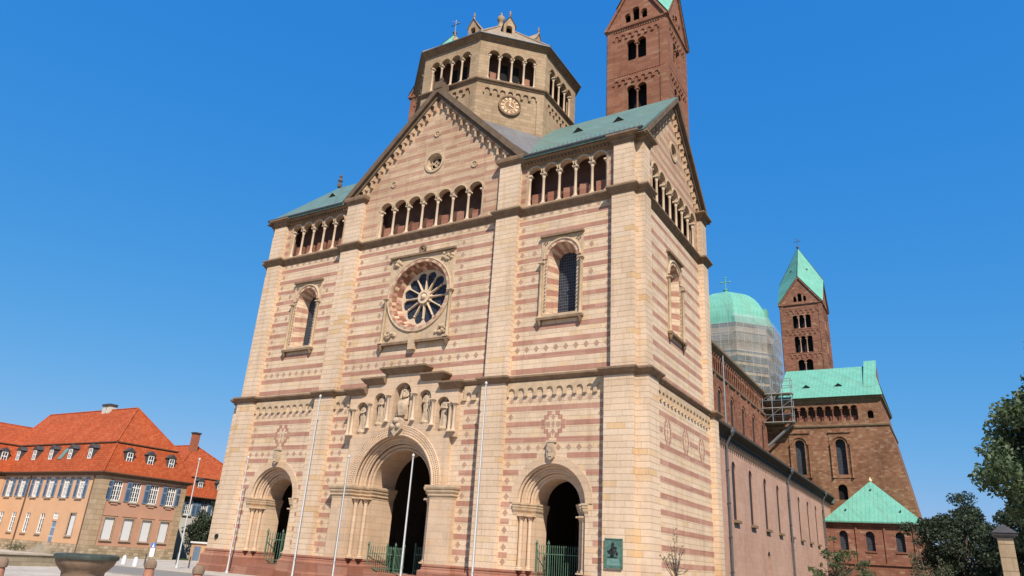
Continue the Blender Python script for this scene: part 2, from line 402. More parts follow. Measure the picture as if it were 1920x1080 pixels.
    def ball(s, c, r, n=8, k=6, m=0, sc=(1, 1, 1)):
        rows = []
        for i in range(k+1):
            t = -pi/2+pi*i/k
            rows.append(s.pts([(c[0]+r*sc[0]*cos(t)*cos(2*pi*j/n), c[1]+r*sc[1]*cos(t)*sin(2*pi*j/n), c[2]+r*sc[2]*sin(t)) for j in range(n)]))
        for a, b in zip(rows, rows[1:]):
            for j in range(n):
                j2 = (j+1) % n; s.quadidx((a+j, a+j2, b+j2, b+j), m)
    def sweep(s, path, prof, m=0, closed=False):
        """profile [(outward, z)] carried along a plan polyline, outward = right of travel, mitred"""
        n = len(path); offs = []
        for i in range(n):
            def nrm(a, b):
                dx, dy = b[0]-a[0], b[1]-a[1]; L = hypot(dx, dy); return (dy/L, -dx/L)
            if closed: n0 = nrm(path[i-1], path[i]); n1 = nrm(path[i], path[(i+1) % n])
            else:
                n1 = nrm(path[i], path[i+1]) if i < n-1 else nrm(path[i-1], path[i])
                n0 = nrm(path[i-1], path[i]) if i > 0 else n1
            k = 1+n0[0]*n1[0]+n0[1]*n1[1]
            offs.append(((n0[0]+n1[0])/k, (n0[1]+n1[1])/k))
        rows = [s.pts([(p[0]+o[0]*d, p[1]+o[1]*d, z) for d, z in prof]) for p, o in zip(path, offs)]
        k = len(prof)
        for i in range(n if closed else n-1):
            a = rows[i]; b = rows[(i+1) % n]
            for j in range(k-1): s.quadidx((a+j, b+j, b+j+1, a+j+1), m)
        if not closed:
            s.quadidx(range(rows[0], rows[0]+k), m); s.quadidx(range(rows[-1]+k-1, rows[-1]-1, -1), m)
    def build(s, name, mats, parent=None, smooth=None, org=None):
        """links everything collected as ONE mesh object whose origin sits at its base"""
        if not isinstance(mats, (list, tuple)): mats = [mats]
        xs = [p[0] for p in s.v]; ys = [p[1] for p in s.v]; zs = [p[2] for p in s.v]
        o = org or ((min(xs)+max(xs))/2, (min(ys)+max(ys))/2, min(zs))
        me = bpy.data.meshes.new(name)
        me.from_pydata([(x-o[0], y-o[1], z-o[2]) for x, y, z in s.v], [], s.f)
        for mt in mats: me.materials.append(M[mt] if isinstance(mt, str) else mt)
        me.polygons.foreach_set('material_index', s.mi)
        bm = bmesh.new(); bm.from_mesh(me)
        bmesh.ops.remove_doubles(bm, verts=bm.verts, dist=1e-4)
        bmesh.ops.recalc_face_normals(bm, faces=bm.faces); bm.to_mesh(me); bm.free()
        if smooth is not None:
            me.polygons.foreach_set('use_smooth', [True]*len(me.polygons))
            me.set_sharp_from_angle(angle=radians(smooth))
        ob = bpy.data.objects.new(name, me); COL.objects.link(ob)
        po = WO[parent.name] if parent else (0, 0, 0)
        ob.location = (o[0]-po[0], o[1]-po[1], o[2]-po[2]); ob.parent = parent
        WO[ob.name] = o
        return ob

def tag(o, label, cat, group=None, kind=None):
    o['label'] = label; o['category'] = cat
    if group: o['group'] = group
    if kind: o['kind'] = kind
    return o
def thing(name, label, cat, loc, group=None):
    o = bpy.data.objects.new(name, None); COL.objects.link(o); o.location = loc; o.empty_display_size = 0.3
    WO[o.name] = tuple(loc); return tag(o, label, cat, group)
def struct(o): o['kind'] = 'structure'; return o
def dup(root, loc, label=None):
    def cp(o, par):
        c = o.copy(); COL.objects.link(c); c.parent = par
        for ch in list(o.children): cp(ch, c)
        return c
    r = cp(root, None); r.location = loc
    if label: r['label'] = label
    WO[r.name] = tuple(loc)
    return r

def column(F, u, w, v0, v1, r, parent, mat='shaft', cap=0.42, base=0.3, name='column', n=12):
    """round shaft on a torus base under a flared capital with a square abacus"""
    b = MB(F)
    b.box(u-r*1.6, u+r*1.6, v0, v0+base*.3, w-r*1.6, w+r*1.6)
    b.lathe(u, w, [(r*1.5, v0+base*.3), (r*1.55, v0+base*.5), (r*1.2, v0+base*.75), (r*1.25, v0+base*.9), (r, v0+base),
                   (r*.93, v1-cap), (r*1.18, v1-cap+.04), (r*1.05, v1-cap+.09), (r*1.5, v1-cap*.42), (r*1.75, v1-cap*.28)], n)
    b.box(u-r*1.95, u+r*1.95, v1-cap*.28, v1, w-r*1.95, w+r*1.95)
    return b.build(name, mat, parent, 40)

def frieze(mb, u0, u1, n, vtop, vspring, w0, w1, leg=0.3, lw=0.16, slope=0.0, m=0):
    """a row of little hanging arches standing proud of the wall (stepped when slope != 0)"""
    s = (u1-u0)/n; dv = s*slope
    for k in range(n):
        a = u0+k*s; vs = vspring+(k if slope >= 0 else k+1)*dv if slope else vspring
        r = (s-lw)/2
        lo0 = vs-leg if slope <= 0 else vs-leg; lo1 = vs-leg
        vt = (vtop+(k+1)*dv if slope > 0 else vtop+k*dv) if slope else vtop
        va, vb = (vtop+k*dv, vtop+(k+1)*dv) if slope else (vtop, vtop)
        poly = [(a, lo0), (a+lw/2, lo0), (a+lw/2, vs)] + arc(a+s/2, vs, r, pi, 0, 8)[1:] + [(a+s-lw/2, lo1), (a+s, lo1), (a+s, vb), (a, va)]
        mb.extr(poly, w0, w1, m)
        # corbel blocks under the legs
        mb.box(a-lw*.45, a+lw*.45, lo0-.14, lo0, w0-.03, w1, m)

def bands(mb, u0, u1, zs, h, w, excl, m):
    for z in zs:
        segs = [(u0, u1)]
        for ex in excl:
            iv = ex(z-h/2, z+h/2)
            if not iv: continue
            ns = []
            for a, b in segs:
                if iv[1] <= a or iv[0] >= b: ns.append((a, b)); continue
                if iv[0] > a+.08: ns.append((a, iv[0]))
                if iv[1] < b-.08: ns.append((iv[1], b))
            segs = ns
        for a, b in segs: mb.box(a, b, z-h/2, z+h/2, w-.006, w+.05, m)
def ex_rect(u0, u1, v0, v1): return lambda a, b: (u0, u1) if b > v0 and a < v1 else None
def ex_arch(uc, vs, R):
    def f(a, b):
        if a < vs: return (uc-R, uc+R)
        if a < vs+R: h = sqrt(R*R-(a-vs)**2); return (uc-h, uc+h)
    return f
def diamonds(mb, us, v, w, m, hw=.25, hh=.27):
    for u in us:
        mb.extr([(u-hw, v), (u, v-hh), (u+hw, v), (u, v+hh)], w-.007, w+.04, m)

# ================================================================== the cathedral
CA = thing('cathedral', 'huge striped pink and cream sandstone cathedral with round-arched portals, towers and green copper roofs', 'cathedral', (0, 0, -0.55))
class Mir:
    def __init__(s, F): s.F = F
    def __call__(s, u, v, w=0.0): return s.F(-u, v, w)
class Sh:                                    # the same face, shifted inwards / sideways
    def __init__(s, F, du=0, dw=0): s.F = F; s.du = du; s.dw = dw
    def __call__(s, u, v, w=0.0): return s.F(u+s.du, v, w+s.dw)

def frieze(mb, u0, u1, n, vtop, vs0, w0, w1, leg=0.3, lw=0.16, slope=0.0, m=0):
    s = (u1-u0)/n; dv = s*slope; r = (s-lw)/2
    for k in range(n):
        a = u0+k*s; vs = vs0+k*dv; lo = vs-leg
        poly = [(a, lo), (a+lw/2, lo), (a+lw/2, vs)] + arc(a+s/2, vs, r, pi, 0, 8)[1:] + [(a+s-lw/2, lo), (a+s, lo), (a+s, vtop+(k+1)*dv), (a, vtop+k*dv)]
        mb.extr(poly, w0, w1, m)
        mb.box(a-lw*.5, a+lw*.5, lo-.16, lo-.001, w0-.04, w1, m)

ZL = [12.3, 11.16, 10.02, 8.90, 7.74, 6.63, 5.54, 4.41, 3.25, 2.18]
ZU = [27.75, 26.56, 25.44, 24.34, 23.2, 22.05, 20.9, 19.75, 18.58, 17.48, 16.32, 15.21]
BH = 0.37
SP = 13.8              # centre of the side portals
SW_C = 13.9            # centre of the big windows

# ---- plinth, walls and piers of the lower storey
def jamb(c, side):      # plan steps of a side portal
    p = [(2.65, .5), (2.65, 1.1), (2.2, 1.1), (2.2, 1.6), (1.75, 1.6), (1.75, 3.4)]
    return [(c-side*a, y) for a, y in p]
def jambC(side):
    p = [(5.95, .5), (5.95, -.1), (3.95, -.1), (3.95, .6), (3.45, .6), (3.45, 1.2), (2.9, 1.2), (2.9, 4.0)]
    return [(-side*a, y) for a, y in p]
N0 = [(-19, 17.63), (-21, 17.63), (-21, 16.4), (-20.5, 16.4), (-20.5, 2.43), (-21, 2.43), (-21, .48), (-20.05, .48), (-20.05, 0), (-17.9, 0), (-17.9, .5)]
P1 = [(-9.84, .5), (-9.84, 0), (-7.77, 0), (-7.77, .5)]
mir = lambda L: [(-x, y) for x, y in reversed(L)]
segs = [N0+jamb(-SP, 1), list(reversed(jamb(-SP, -1)))+P1+jambC(1), list(reversed(jambC(-1)))+mir(P1)+jamb(SP, 1), list(reversed(jamb(SP, -1)))+mir(N0)]
for sgm in segs:
    b = MB()
    b.sweep(sgm, [(-.2, 1.27), (0.02, 1.27), (.09, 1.2), (.09, 1.12), (.04, 1.06), (.12, 1.0), (.12, .9), (.28, .76), (.28, 0.05), (.40, -.08), (.40, -.65)])
    b.build('plinth', 'plinth', CA)

CR, RD, DM = 0, 1, 2
for sgn in (-1, 1):
    b = MB(West(.5)); c = sgn*SP
    lo, hi = (4.9, 20.2) if sgn > 0 else (-20.2, -4.9)
    b.plate(rect(lo, hi, -.55, 14.35), [arch_poly(c, -.54, 5.7, 2.65, 20)], 0, 1.0, CR)
    a0, a1 = (9.86, 17.88) if sgn > 0 else (-17.88, -9.86)
    orn = ex_rect(c-1.0, c+1.0, 10.2, 12.0)
    bands(b, a0, a1, [z for z in ZL if abs(z-10.02) > .1], BH, 0, [ex_arch(c, 5.72, 3.22), orn], RD)
    bands(b, a0, c-.3, [10.02], BH, 0, [], RD); bands(b, c+.3, a1, [10.02], BH, 0, [], RD)
    diamonds(b, [a0+.4+i*.803 for i in range(10)], 12.9, 0, DM, .22, .24)
    diamonds(b, [a0+.4+i*.803 for i in range(10) if abs(a0+.4+i*.803-c) > .45], 9.45, 0, DM, .22, .24)
    for z in (11.73, 10.6, 8.32, 7.18, 6.08, 4.98, 3.83, 2.7, 1.75):
        diamonds(b, [a0+.38, a1-.38], z, 0, DM, .22, .26)
        if z < 5.5: pass
    # stepped cross of red squares with little lozenges inside
    q = .33
    for du, dv in ((-2.4, .51), (-2.4, -.51), (-1.7, 1.5), (-1.7, -1.5), (-1.0, 2.4), (-1.0, -2.4), (2.4, .51), (2.4, -.51), (1.7, 1.5), (1.7, -1.5), (1.0, 2.4), (1.0, -2.4)):
        k = .5
        b.box(c+du*q-q*.55, c+du*q+q*.55, 11.1+dv*q-q*k, 11.1+dv*q+q*k, -.007, .04, RD)
    for du, dv in ((0, 1.6), (0, -1.6), (0, 0)): diamonds(b, [c+du*q], 11.1+dv*q, 0, DM, .17, .24)
    for du in (-1.25, 1.25): b.ring(c+du*q, 11.1, 0, .2, 0, 2*pi, -.007, .04, 10, DM)
    # beside the central frame
    i0, i1 = (5.96, 7.75) if sgn > 0 else (-7.75, -5.96)
    bands(b, i0, i1, ZL, BH, 0, [], RD)
    for z in (12.9, 11.73, 10.6, 9.45, 8.32, 7.18, 6.08, 4.98, 3.83, 2.7, 1.75): diamonds(b, [i0+.45, i1-.45], z, 0, DM, .22, .26)
    b.build('lower_west_wall', ['cream', 'red', 'diamond'], CA)

b = MB(South(20.5))
b.box(2.4, 16.45, -.55, 14.35, 0, 1.0, CR)
bands(b, 2.45, 16.38, [z for z in ZL if abs(z-11.16) > .1], BH, 0, [], RD)
for c in (5.6, 9.8, 14.0):
    q = .33
    for du, dv in ((-2.0, .5), (-2.0, -.5), (-1.5, 1.6), (-1.5, -1.6), (-.8, 2.5), (-.8, -2.5), (2.0, .5), (2.0, -.5), (1.5, 1.6), (1.5, -1.6), (.8, 2.5), (.8, -2.5)):
        b.box(c+du*q-q*.5, c+du*q+q*.5, 11.17+dv*q-q*.55, 11.17+dv*q+q*.55, -.007, .04, RD)
    for dv in (1.4, 0, -1.4): diamonds(b, [c], 11.17+dv*q, 0, DM, .18, .22)
for a, c2 in ((2.45, 4.6), (6.6, 8.8), (10.8, 13.0), (15.0, 16.38)): bands(b, a, c2, [11.16], BH, 0, [], RD)
b.build('lower_south_wall', ['cream', 'red', 'diamond'], CA)
b = MB(South(-20.5)); b.box(2.4, 16.45, -.55, 14.35, -1.0, 0, 0); b.build('lower_north_wall', 'cream', CA)

for sgn in (-1, 1):
    b = MB(); x = sorted((sgn*7.77, sgn*9.84)); b.box(x[0], x[1], -.5, 14.35, 0, .6); b.build('pilaster', 'pier', CA)
    b = MB(); x = sorted((sgn*17.9, sgn*20.05)); b.box(x[0], x[1], -.5, 14.35, 0, 1.4)
    x = sorted((sgn*20.05, sgn*21.0)); b.box(x[0], x[1], -.5, 14.35, .48, 2.43); b.build('corner_pier', 'pier', CA)
    b = MB(); x = sorted((sgn*19.3, sgn*21.0)); b.box(x[0], x[1], -.5, 14.35, 16.4, 17.63); b.build('corner_pier', 'pier', CA)

# hanging arch friezes under the lower cornice
for sgn in (-1, 1):
    a0, a1 = (9.86, 17.88) if sgn > 0 else (-17.88, -9.86)
    b = MB(West(.5)); frieze(b, a0, a1, 10, 14.3, 13.58, -.13, .02, .2, .27); b.build('arch_frieze', 'trim', CA)
    a0, a1 = (5.96, 7.75) if sgn > 0 else (-7.75, -5.96)
    b = MB(West(.5)); frieze(b, a0, a1, 2, 14.3, 13.55, -.16, .02, .22, .40); b.build('arch_frieze', 'trim', CA)
b = MB(South(20.5)); frieze(b, 2.45, 16.38, 17, 14.3, 13.58, -.13, .02, .2, .27)
b.build('arch_frieze', 'trim', CA)

# ---- lower cornice
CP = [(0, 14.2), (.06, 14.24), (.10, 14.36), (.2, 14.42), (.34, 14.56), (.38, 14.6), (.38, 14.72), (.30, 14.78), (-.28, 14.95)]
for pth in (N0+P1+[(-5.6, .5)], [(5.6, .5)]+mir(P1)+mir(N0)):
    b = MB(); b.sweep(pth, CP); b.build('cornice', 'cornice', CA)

# ---- side portals
def portal_side(c, lab):
    F = Sh(West(0), c)
    b = MB(F)
    R3 = [(2.65, .5), (2.2, 1.1), (1.75, 1.6)]
    b.ring(0, 5.7, 2.65, 3.2, 0, pi, .44, .52, 26, 0)
    b.ring(0, 5.7, 2.2, 2.66, 0, pi, 1.1, 3.4, 26, 0)
    b.ring(0, 5.7, 1.75, 2.21, 0, pi, 1.6, 3.4, 26, 0)
    for s in (-1, 1):
        for a, d, w in ((2.2, 2.66, 1.1), (1.75, 2.21, 1.6)):
            u = sorted((s*a, s*d)); b.box(u[0], u[1], -.4, 5.7, w, 3.4)
    for r, w, rad in ((2.62, .72, .11), (2.5, 1.0, .12), (2.18, 1.3, .1), (2.02, 1.52, .11)):
        b.roll(0, 5.7, r, rad, 0, pi, w, 24)
    p = b.build('portal', 'arch', CA, 40)
    p['label'] = lab
    q = MB()
    IM = [(-.1, 4.86), (.02, 4.86), (.04, 5.05), (.12, 5.2), (.14, 5.36), (.17, 5.4), (.17, 5.52), (.22, 5.58), (.22, 5.7), (-.1, 5.7)]
    q.sweep([(c-2.9, .5)]+[(c-a, y) for a, y in ((2.65, .5), (2.65, 1.1), (2.2, 1.1), (2.2, 1.6), (1.75, 1.6), (1.75, 3.4))], IM)
    q.build('impost', 'trim', p); q = MB()
    q.sweep(list(reversed([(c+a, y) for a, y in ((2.65, .5), (2.65, 1.1), (2.2, 1.1), (2.2, 1.6), (1.75, 1.6), (1.75, 3.4))]))+[(c+2.9, .5)], IM)
    q.build('impost', 'trim', p)
    for s in (-1, 1):
        for u, w in ((2.42, .86), (1.98, 1.36)):
            column(F, s*u, w, 1.27, 4.9, .15, p, 'arch', .35, .3, 'colonnette')
    q = MB(F)     # steps
    for i in range(5): q.box(-2.6+.02*i, 2.6-.02*i, -.6, -.4+i*.19, -.75+i*.36, 1.2+i*.5)
    q.build('steps', 'plinth', p)
    q = MB(F); q.box(-1.0, 1.0, .2, .36, 1.0, 3.6); q.build('floor', 'hall', p)
    return p
portal_side(-SP, 'left side portal, its arch half in shade')
portal_side(SP, 'right side portal nearest the corner pier')
for c in (-SP, SP):    # carved shields above the side portals
    b = MB(Sh(West(.5), c)); b.extr([(-.32, 9.2), (-.28, 8.75), (0, 8.55), (.28, 8.75), (.32, 9.2), (.26, 9.75), (-.26, 9.75)], -.3, .02); b.box(-.36, .36, 9.76, 9.9, -.34, .02)
    b.box(-.13, .13, 8.8, 9.6, -.36, -.28); b.ring(0, 9.3, .1, .22, 0, 2*pi, -.37, -.28, 10)
    b.build('carved_shield', 'relief', CA)

# ---- central portal with its stepped crown of niches
b = MB(West(0))
for s in (-1, 1):
    for a, d, w, top in ((3.95, 5.95, -.1, 6.75), (3.45, 3.97, .6, 6.75), (2.9, 3.47, 1.2, 6.75)):
        u = sorted((s*a, s*d)); b.box(u[0], u[1], -.4, top, w, 4.0)
out = [(-5.05, 6.6), (5.05, 6.6), (5.05, 10.4), (5.62, 10.4), (5.62, 14.2), (3.78, 14.2), (3.78, 15.0), (1.85, 15.0), (1.85, 15.75)]
out = out + [(-u, v) for u, v in reversed(out[2:])]
NI = [(0, 11.75, 14.1, .86), (-2.35, 11.5, 13.62, .6), (2.35, 11.5, 13.62, .6), (-4.2, 10.85, 12.95, .6), (4.2, 10.85, 12.95, .6)]
outer = [(-5.05, 6.6), (-3.95, 6.6)] + list(reversed(arc(0, 6.75, 3.95, 0, pi, 30))) + [(3.95, 6.6)] + out[1:]
b.plate(outer, [arch_poly(u, v0, vs, r, 12) for u, v0, vs, r in NI], .1, .9, 0)
b.face([(-5.6, 10.4, .88), (5.6, 10.4, .88), (5.6, 15.7, .88), (-5.6, 15.7, .88)], 1)
b.ring(0, 6.75, 3.93, 4.62, 0, pi, 0, .12, 36, 0)
b.ring(0, 6.75, 3.45, 3.97, 0, pi, .6, 4.0, 32, 0)
b.ring(0, 6.75, 2.9, 3.47, 0, pi, 1.2, 4.0, 32, 0)
for r, w, rad in ((3.93, .02, .1), (3.86, .32, .12), (3.72, .55, .12), (3.42, .8, .1), (3.24, 1.08, .12), (2.98, 1.2, .09), (4.64, .04, .07)):
    b.roll(0, 6.75, r, rad, 0, pi, w, 30)
rnd = random.Random(5)
for i in range(84):     # fine carving along the label band
    t = pi*(i+.5)/84
    for rr in (4.13, 4.32, 4.5): b.ball(West(0)(rr*cos(t+.012*(rr > 4.2)), 6.75+rr*sin(t+.012*(rr > 4.2)), 0.0), .062, 5, 4)
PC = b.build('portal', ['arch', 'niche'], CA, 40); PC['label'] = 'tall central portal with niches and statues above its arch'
q = MB()
IM = [(-.1, 5.8), (.02, 5.8), (.03, 5.95), (.12, 6.02), (.12, 6.14), (.16, 6.2), (.22, 6.3), (.22, 6.42), (.30, 6.5), (.34, 6.62), (.34, 6.76), (-.1, 6.78)]
q.sweep(jambC(1), IM); q.build('impost', 'trim', PC); q = MB(); q.sweep(list(reversed(jambC(-1))), IM); q.build('impost', 'trim', PC)
for s in (-1, 1):
    for u, w in ((3.7, .34), (3.18, .94)): column(West(0), s*u, w, 1.27, 5.85, .17, PC, 'arch', .4, .3, 'colonnette')
    for u, v0, v1 in ((1.35, 11.75, 14.0), (3.3, 11.3, 13.4), (5.02, 10.75, 13.0), (5.42, 10.75, 13.0)):
        column(West(0), s*u, .0, v0, v1, .13, PC, 'shaft', .3, .25, 'colonnette', 10)
q = MB()
for h, z, hin in ((5.65, 14.15, 3.85), (3.85, 14.97, 1.9), (1.9, 15.72, 0)):
    pr = [(0, z-.05), (.12, z+.05), (.2, z+.1), (.46, z+.40), (.5, z+.42), (.5, z+.56), (-.6, z+.78)]
    if hin: 
        q.sweep([(-h, .95), (-h, .1), (-hin, .1)], pr); q.sweep([(hin, .1), (h, .1), (h, .95)], pr)
    else: q.sweep([(-h, .95), (-h, .1), (h, .1), (h, .95)], pr)
q.build('cornice', 'cornice', PC)
q = MB(West(0))     # keystone coat of arms
q.extr([(-.62, 11.7), (-.6, 11.1), (0, 10.5), (.6, 11.1), (.62, 11.7), (.3, 12.0), (-.3, 12.0)], -.35, .1)
q.ball(West(0)(-.3, 11.3, -.35), .25, 8, 6); q.ball(West(0)(.3, 11.3, -.35), .25, 8, 6); q.ball(West(0)(0, 11.75, -.35), .28, 8, 6)
q.build('coat_of_arms', 'relief', PC, 40)
q = MB(West(0))
for i in range(5): q.box(-3.9+.02*i, 3.9-.02*i, -.6, -.4+i*.19, -1.15+i*.36, 1.0+i*.5)
q.build('steps', 'plinth', PC)

# the dim porch behind the portals
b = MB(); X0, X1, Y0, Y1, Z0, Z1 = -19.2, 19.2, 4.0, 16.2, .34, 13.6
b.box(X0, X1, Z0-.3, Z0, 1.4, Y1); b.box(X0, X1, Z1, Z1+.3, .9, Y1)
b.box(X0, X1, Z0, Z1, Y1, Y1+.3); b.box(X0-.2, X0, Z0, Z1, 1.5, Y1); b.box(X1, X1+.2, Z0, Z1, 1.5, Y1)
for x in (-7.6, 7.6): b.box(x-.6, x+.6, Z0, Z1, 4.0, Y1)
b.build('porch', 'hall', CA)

# ---- upper storey
YU = .78
US0 = [(-19, 17.42), (-20.74, 17.42), (-20.74, 15.9), (-20.25, 15.9), (-20.25, 2.12), (-20.74, 2.12), (-20.74, .78), (-20.05, .78), (-20.05, .28), (-18.25, .28), (-18.25, YU)]
UP1 = [(-9.84, YU), (-9.84, .28), (-7.77, .28), (-7.77, YU)]
b = MB(West(YU))
winA = lambda c: arch_poly(c, 19.55, 24.2, 1.27, 18)
b.plate(rect(-20.0, 20.0, 14.2, 28.7), [winA(-SW_C), winA(SW_C), circle(0, 22.95, 3.1, 48)], 0, .03, CR)
for sgn in (-1, 1):
    c = sgn*SW_C; a0, a1 = (9.86, 18.23) if sgn > 0 else (-18.23, -9.86)
    fr = ex_rect(c-1.83, c+1.83, 18.9, 26.1)
    bands(b, a0, a1, ZU, BH, 0, [fr], RD)
    diamonds(b, [a0+.45+i*.83 for i in range(10)], 28.32, 0, DM, .22, .22)
    diamonds(b, [a0+.45+i*.83 for i in range(10)], 16.9, 0, DM, .23, .27)
    for z in (27.15, 26.0, 24.9, 23.77, 22.62, 21.47, 20.32, 19.17, 18.03): diamonds(b, [a0+.4, a1-.4], z, 0, DM, .22, .27)
    for z in (24.9, 22.62): diamonds(b, [c-2.5, c+2.5], z, 0, DM, .22, .27)
fr = ex_rect(-3.6, 3.6, 18.45, 26.85)
bands(b, -7.75, 7.75, ZU, BH, 0, [fr], RD)
diamonds(b, [-7.35+i*.865 for i in range(18)], 28.32, 0, DM, .22, .22)
diamonds(b, [-7.35+i*.865 for i in range(18)], 16.9, 0, DM, .23, .27)
for z in (27.15, 26.0, 24.9, 23.77, 22.62, 21.47, 20.32, 19.17, 18.03): diamonds(b, [-7.35, 7.35, -4.3, 4.3], z, 0, DM, .22, .27)
b.build('upper_west_wall', ['cream', 'red', 'diamond'], CA)

SY = 8.75
b = MB(South(20.25))
b.plate(rect(2.0, 16.0, 14.2, 28.7), [winA(SY)], 0, .03, CR)
bands(b, 2.14, 15.88, ZU, BH, 0, [ex_rect(SY-1.83, SY+1.83, 18.9, 26.1)], RD)
b.build('upper_south_wall', ['cream', 'red'], CA)
b = MB(South(-20.25)); b.box(2.0, 16.0, 14.2, 28.7, -.5, 0); b.build('upper_north_wall', 'cream', CA)
for sgn in (-1, 1):
    b = MB(); x = sorted((sgn*7.77, sgn*9.84)); b.box(x[0], x[1], 14.4, 28.7, .28, 1.0); b.build('pilaster', 'pier', CA)
    b = MB(); x = sorted((sgn*18.25, sgn*20.05)); b.box(x[0], x[1], 14.4, 28.7, .28, 1.6)
    x = sorted((sgn*20.05, sgn*20.74)); b.box(x[0], x[1], 14.4, 28.7, .78, 2.12); b.build('corner_pier', 'pier', CA)
    b = MB(); x = sorted((sgn*19.3, sgn*20.74)); b.box(x[0], x[1], 14.4, 28.7, 15.9, 17.42); b.build('corner_pier', 'pier', CA)

def big_window(F, c):
    F = Sh(F, c)
    win = MB(F)
    A = arch_poly(0, 19.55, 24.2, 1.27, 18); B = arch_poly(0, 20.0, 24.2, .85, 18)
    win.face([(-.9, 19.9, 1.22), (.9, 19.9, 1.22), (.9, 25.1, 1.22), (-.9, 25.1, 1.22)], 0)
    w = win.build('window', 'glass', CA)
    r = MB(F)
    # splayed reveal in alternating red and cream stones
    side = [(v0, min(v0+.52, 24.2)) for v0 in [19.55+.52*i for i in range(9)]]
    for k, (v0, v1) in enumerate(side):
        f = lambda v: 20.0+(v-19.55)*(24.2-20.0)/(24.2-19.55)
        for s in (-1, 1): r.face([(s*1.27, v0, 0), (s*1.27, v1, 0), (s*.85, f(v1), 1.2), (s*.85, f(v0), 1.2)], k % 2)
    aA = arc(0, 24.2, 1.27, 0, pi, 22); aB = arc(0, 24.2, .85, 0, pi, 22); r.splay(aA, 0, aB, 1.2, (0, 0, 1, 1))
    r.face([(-1.27, 19.55, 0), (1.27, 19.55, 0), (.85, 20.0, 1.2), (-.85, 20.0, 1.2)], 1)
    r.ring(0, 24.2, 1.27, 1.52, 0, pi, -.09, .01, 22, 0, (1, 1, 0, 0))
    r.build('reveal', ['cream', 'red'], w)
    f = MB(F)
    f.plate(rect(-1.83, 1.83, 19.25, 26.05), [arch_poly(0, 19.56, 24.2, 1.5, 20)], -.06, .02, 0)
    f.roll(0, 24.2, 1.58, .1, 0, pi, -.08, 22)
    f.box(-1.9, 1.9, 26.05, 26.22, -.3, .02, 1); f.box(-1.95, 1.95, 19.05, 19.25, -.34, .02, 1)
    for s in (-1, 1):
        for k in range(4): f.box(s*1.45-.05+(-.14 if k == 0 else .14 if k == 1 else 0), s*1.45+.05+(-.14 if k == 0 else .14 if k == 1 else 0), 25.55+(.14 if k == 2 else -.14 if k == 3 else 0), 25.65+(.14 if k == 2 else -.14 if k == 3 else 0), -.12, -.05, 1)
        f.lathe(s*1.72, -.16, [(.04, 18.55), (.16, 18.75), (.2, 19.05)], 8, 1)
        for k in range(14): f.ball(F(s*1.38, 19.9+k*.31, -.06), .055, 6, 4, 1)
    f.build('frame', ['trim', 'cornice'], w, 40)
    for s in (-1, 1): column(F, s*1.72, -.16, 19.25, 23.9, .12, w, 'trim', .3, .25, 'colonnette', 10)
    return w
w = big_window(West(YU), -SW_C); w['label'] = 'arched window in the left bay'
w = big_window(West(YU), SW_C); w['label'] = 'arched window in the right bay'
w = big_window(South(20.25), SY); w['label'] = 'arched window in the narrow south face'

# ---- rose window
F = West(YU); b = MB(F); ZC = 22.95
b.ring(0, ZC, 0, 2.6, 0, 2*pi, 1.02, 1.08, 32); RW = b.build('rose_window', 'roseglass', CA)
b = MB(F)
A = circle(0, ZC, 3.1, 48); B = circle(0, ZC, 2.62, 64); A = circle(0, ZC, 3.1, 64); A2 = circle(0, ZC, 2.86, 64); b.splay(A, -.05, A2, .4, (1, 2, 2, 0, 2), True); b.splay(A2, .4, B, .85, (2, 0, 1, 2, 2), True)
b.ring(0, ZC, 3.05, 3.3, 0, 2*pi, -.16, .02, 48, 0, (0, 1)); b.roll(0, ZC, 3.38, .09, 0, 2*pi, -.12, 48)
b.build('reveal', ['trim', 'red', 'redwall'], RW)
b = MB(F)
sq = rect(-3.5, 3.5, 18.7, 26.7); b.plate(sq, [circle(0, ZC, 3.28, 48)], -.07, .02, 0)
b.box(-3.6, 3.6, 26.7, 26.88, -.3, .02, 1); b.box(-3.75, 3.75, 18.48, 18.7, -.36, .02, 1)
for s in (-1, 1): b.lathe(s*3.5, -.2, [(.05, 17.95), (.18, 18.2), (.24, 18.48)], 8, 1)
b.box(-.32, .32, 17.9, 19.3, -.42, -.05, 0); b.ring(0, 27.25, .2, .38, 0, 2*pi, -.3, -.12, 14, 1)
rnd = random.Random(11)
for su in (-1, 1):
    for sv in (-1, 1):
        cu, cv = su*2.75, ZC+sv*3.25 if sv > 0 else ZC-3.55
        for k in range(16):      # carved foliage and beasts in the corners
            t = rnd.uniform(0, 2*pi); rr = rnd.uniform(.1, .6)
            b.ball(F(cu+rr*cos(t), cv+rr*sin(t)*.7, -.1), rnd.uniform(.09, .2), 6, 5, 0)
        b.ring(cu+su*.1, cv, .22, .36, 0, 2*pi, -.2, -.06, 10, 1)
b.build('frame', ['trim', 'cornice'], RW, 40)
for s in (-1, 1):
    column(F, s*3.5, -.2, 18.7, 22.9, .14, RW, 'trim', .3, .25, 'colonnette', 10)
b = MB(F)
petals = []
for k in range(12):
    t = 2*pi*k/12+pi/12; L = []
    for a in range(13):
        p = -pi/2+pi*a/12; L.append((1.96+.50*cos(p), .48*sin(p)))
    pts = [(.74, -.12)]+L+[(.74, .12)]
    petals.append([(x*cos(t)-y*sin(t), ZC+x*sin(t)+y*cos(t)) for x, y in pts])
b.plate(circle(0, ZC, 2.63, 48), petals, .86, 1.0, 0)
for k in range(12):
    t = 2*pi*k/12; b.tube(F(.55*cos(t), ZC+.55*sin(t), .8), F(1.9*cos(t), ZC+1.9*sin(t), .84), .07, .06, 8)
    b.ball(F(1.93*cos(t), ZC+1.93*sin(t), .84), .1, 6, 5)
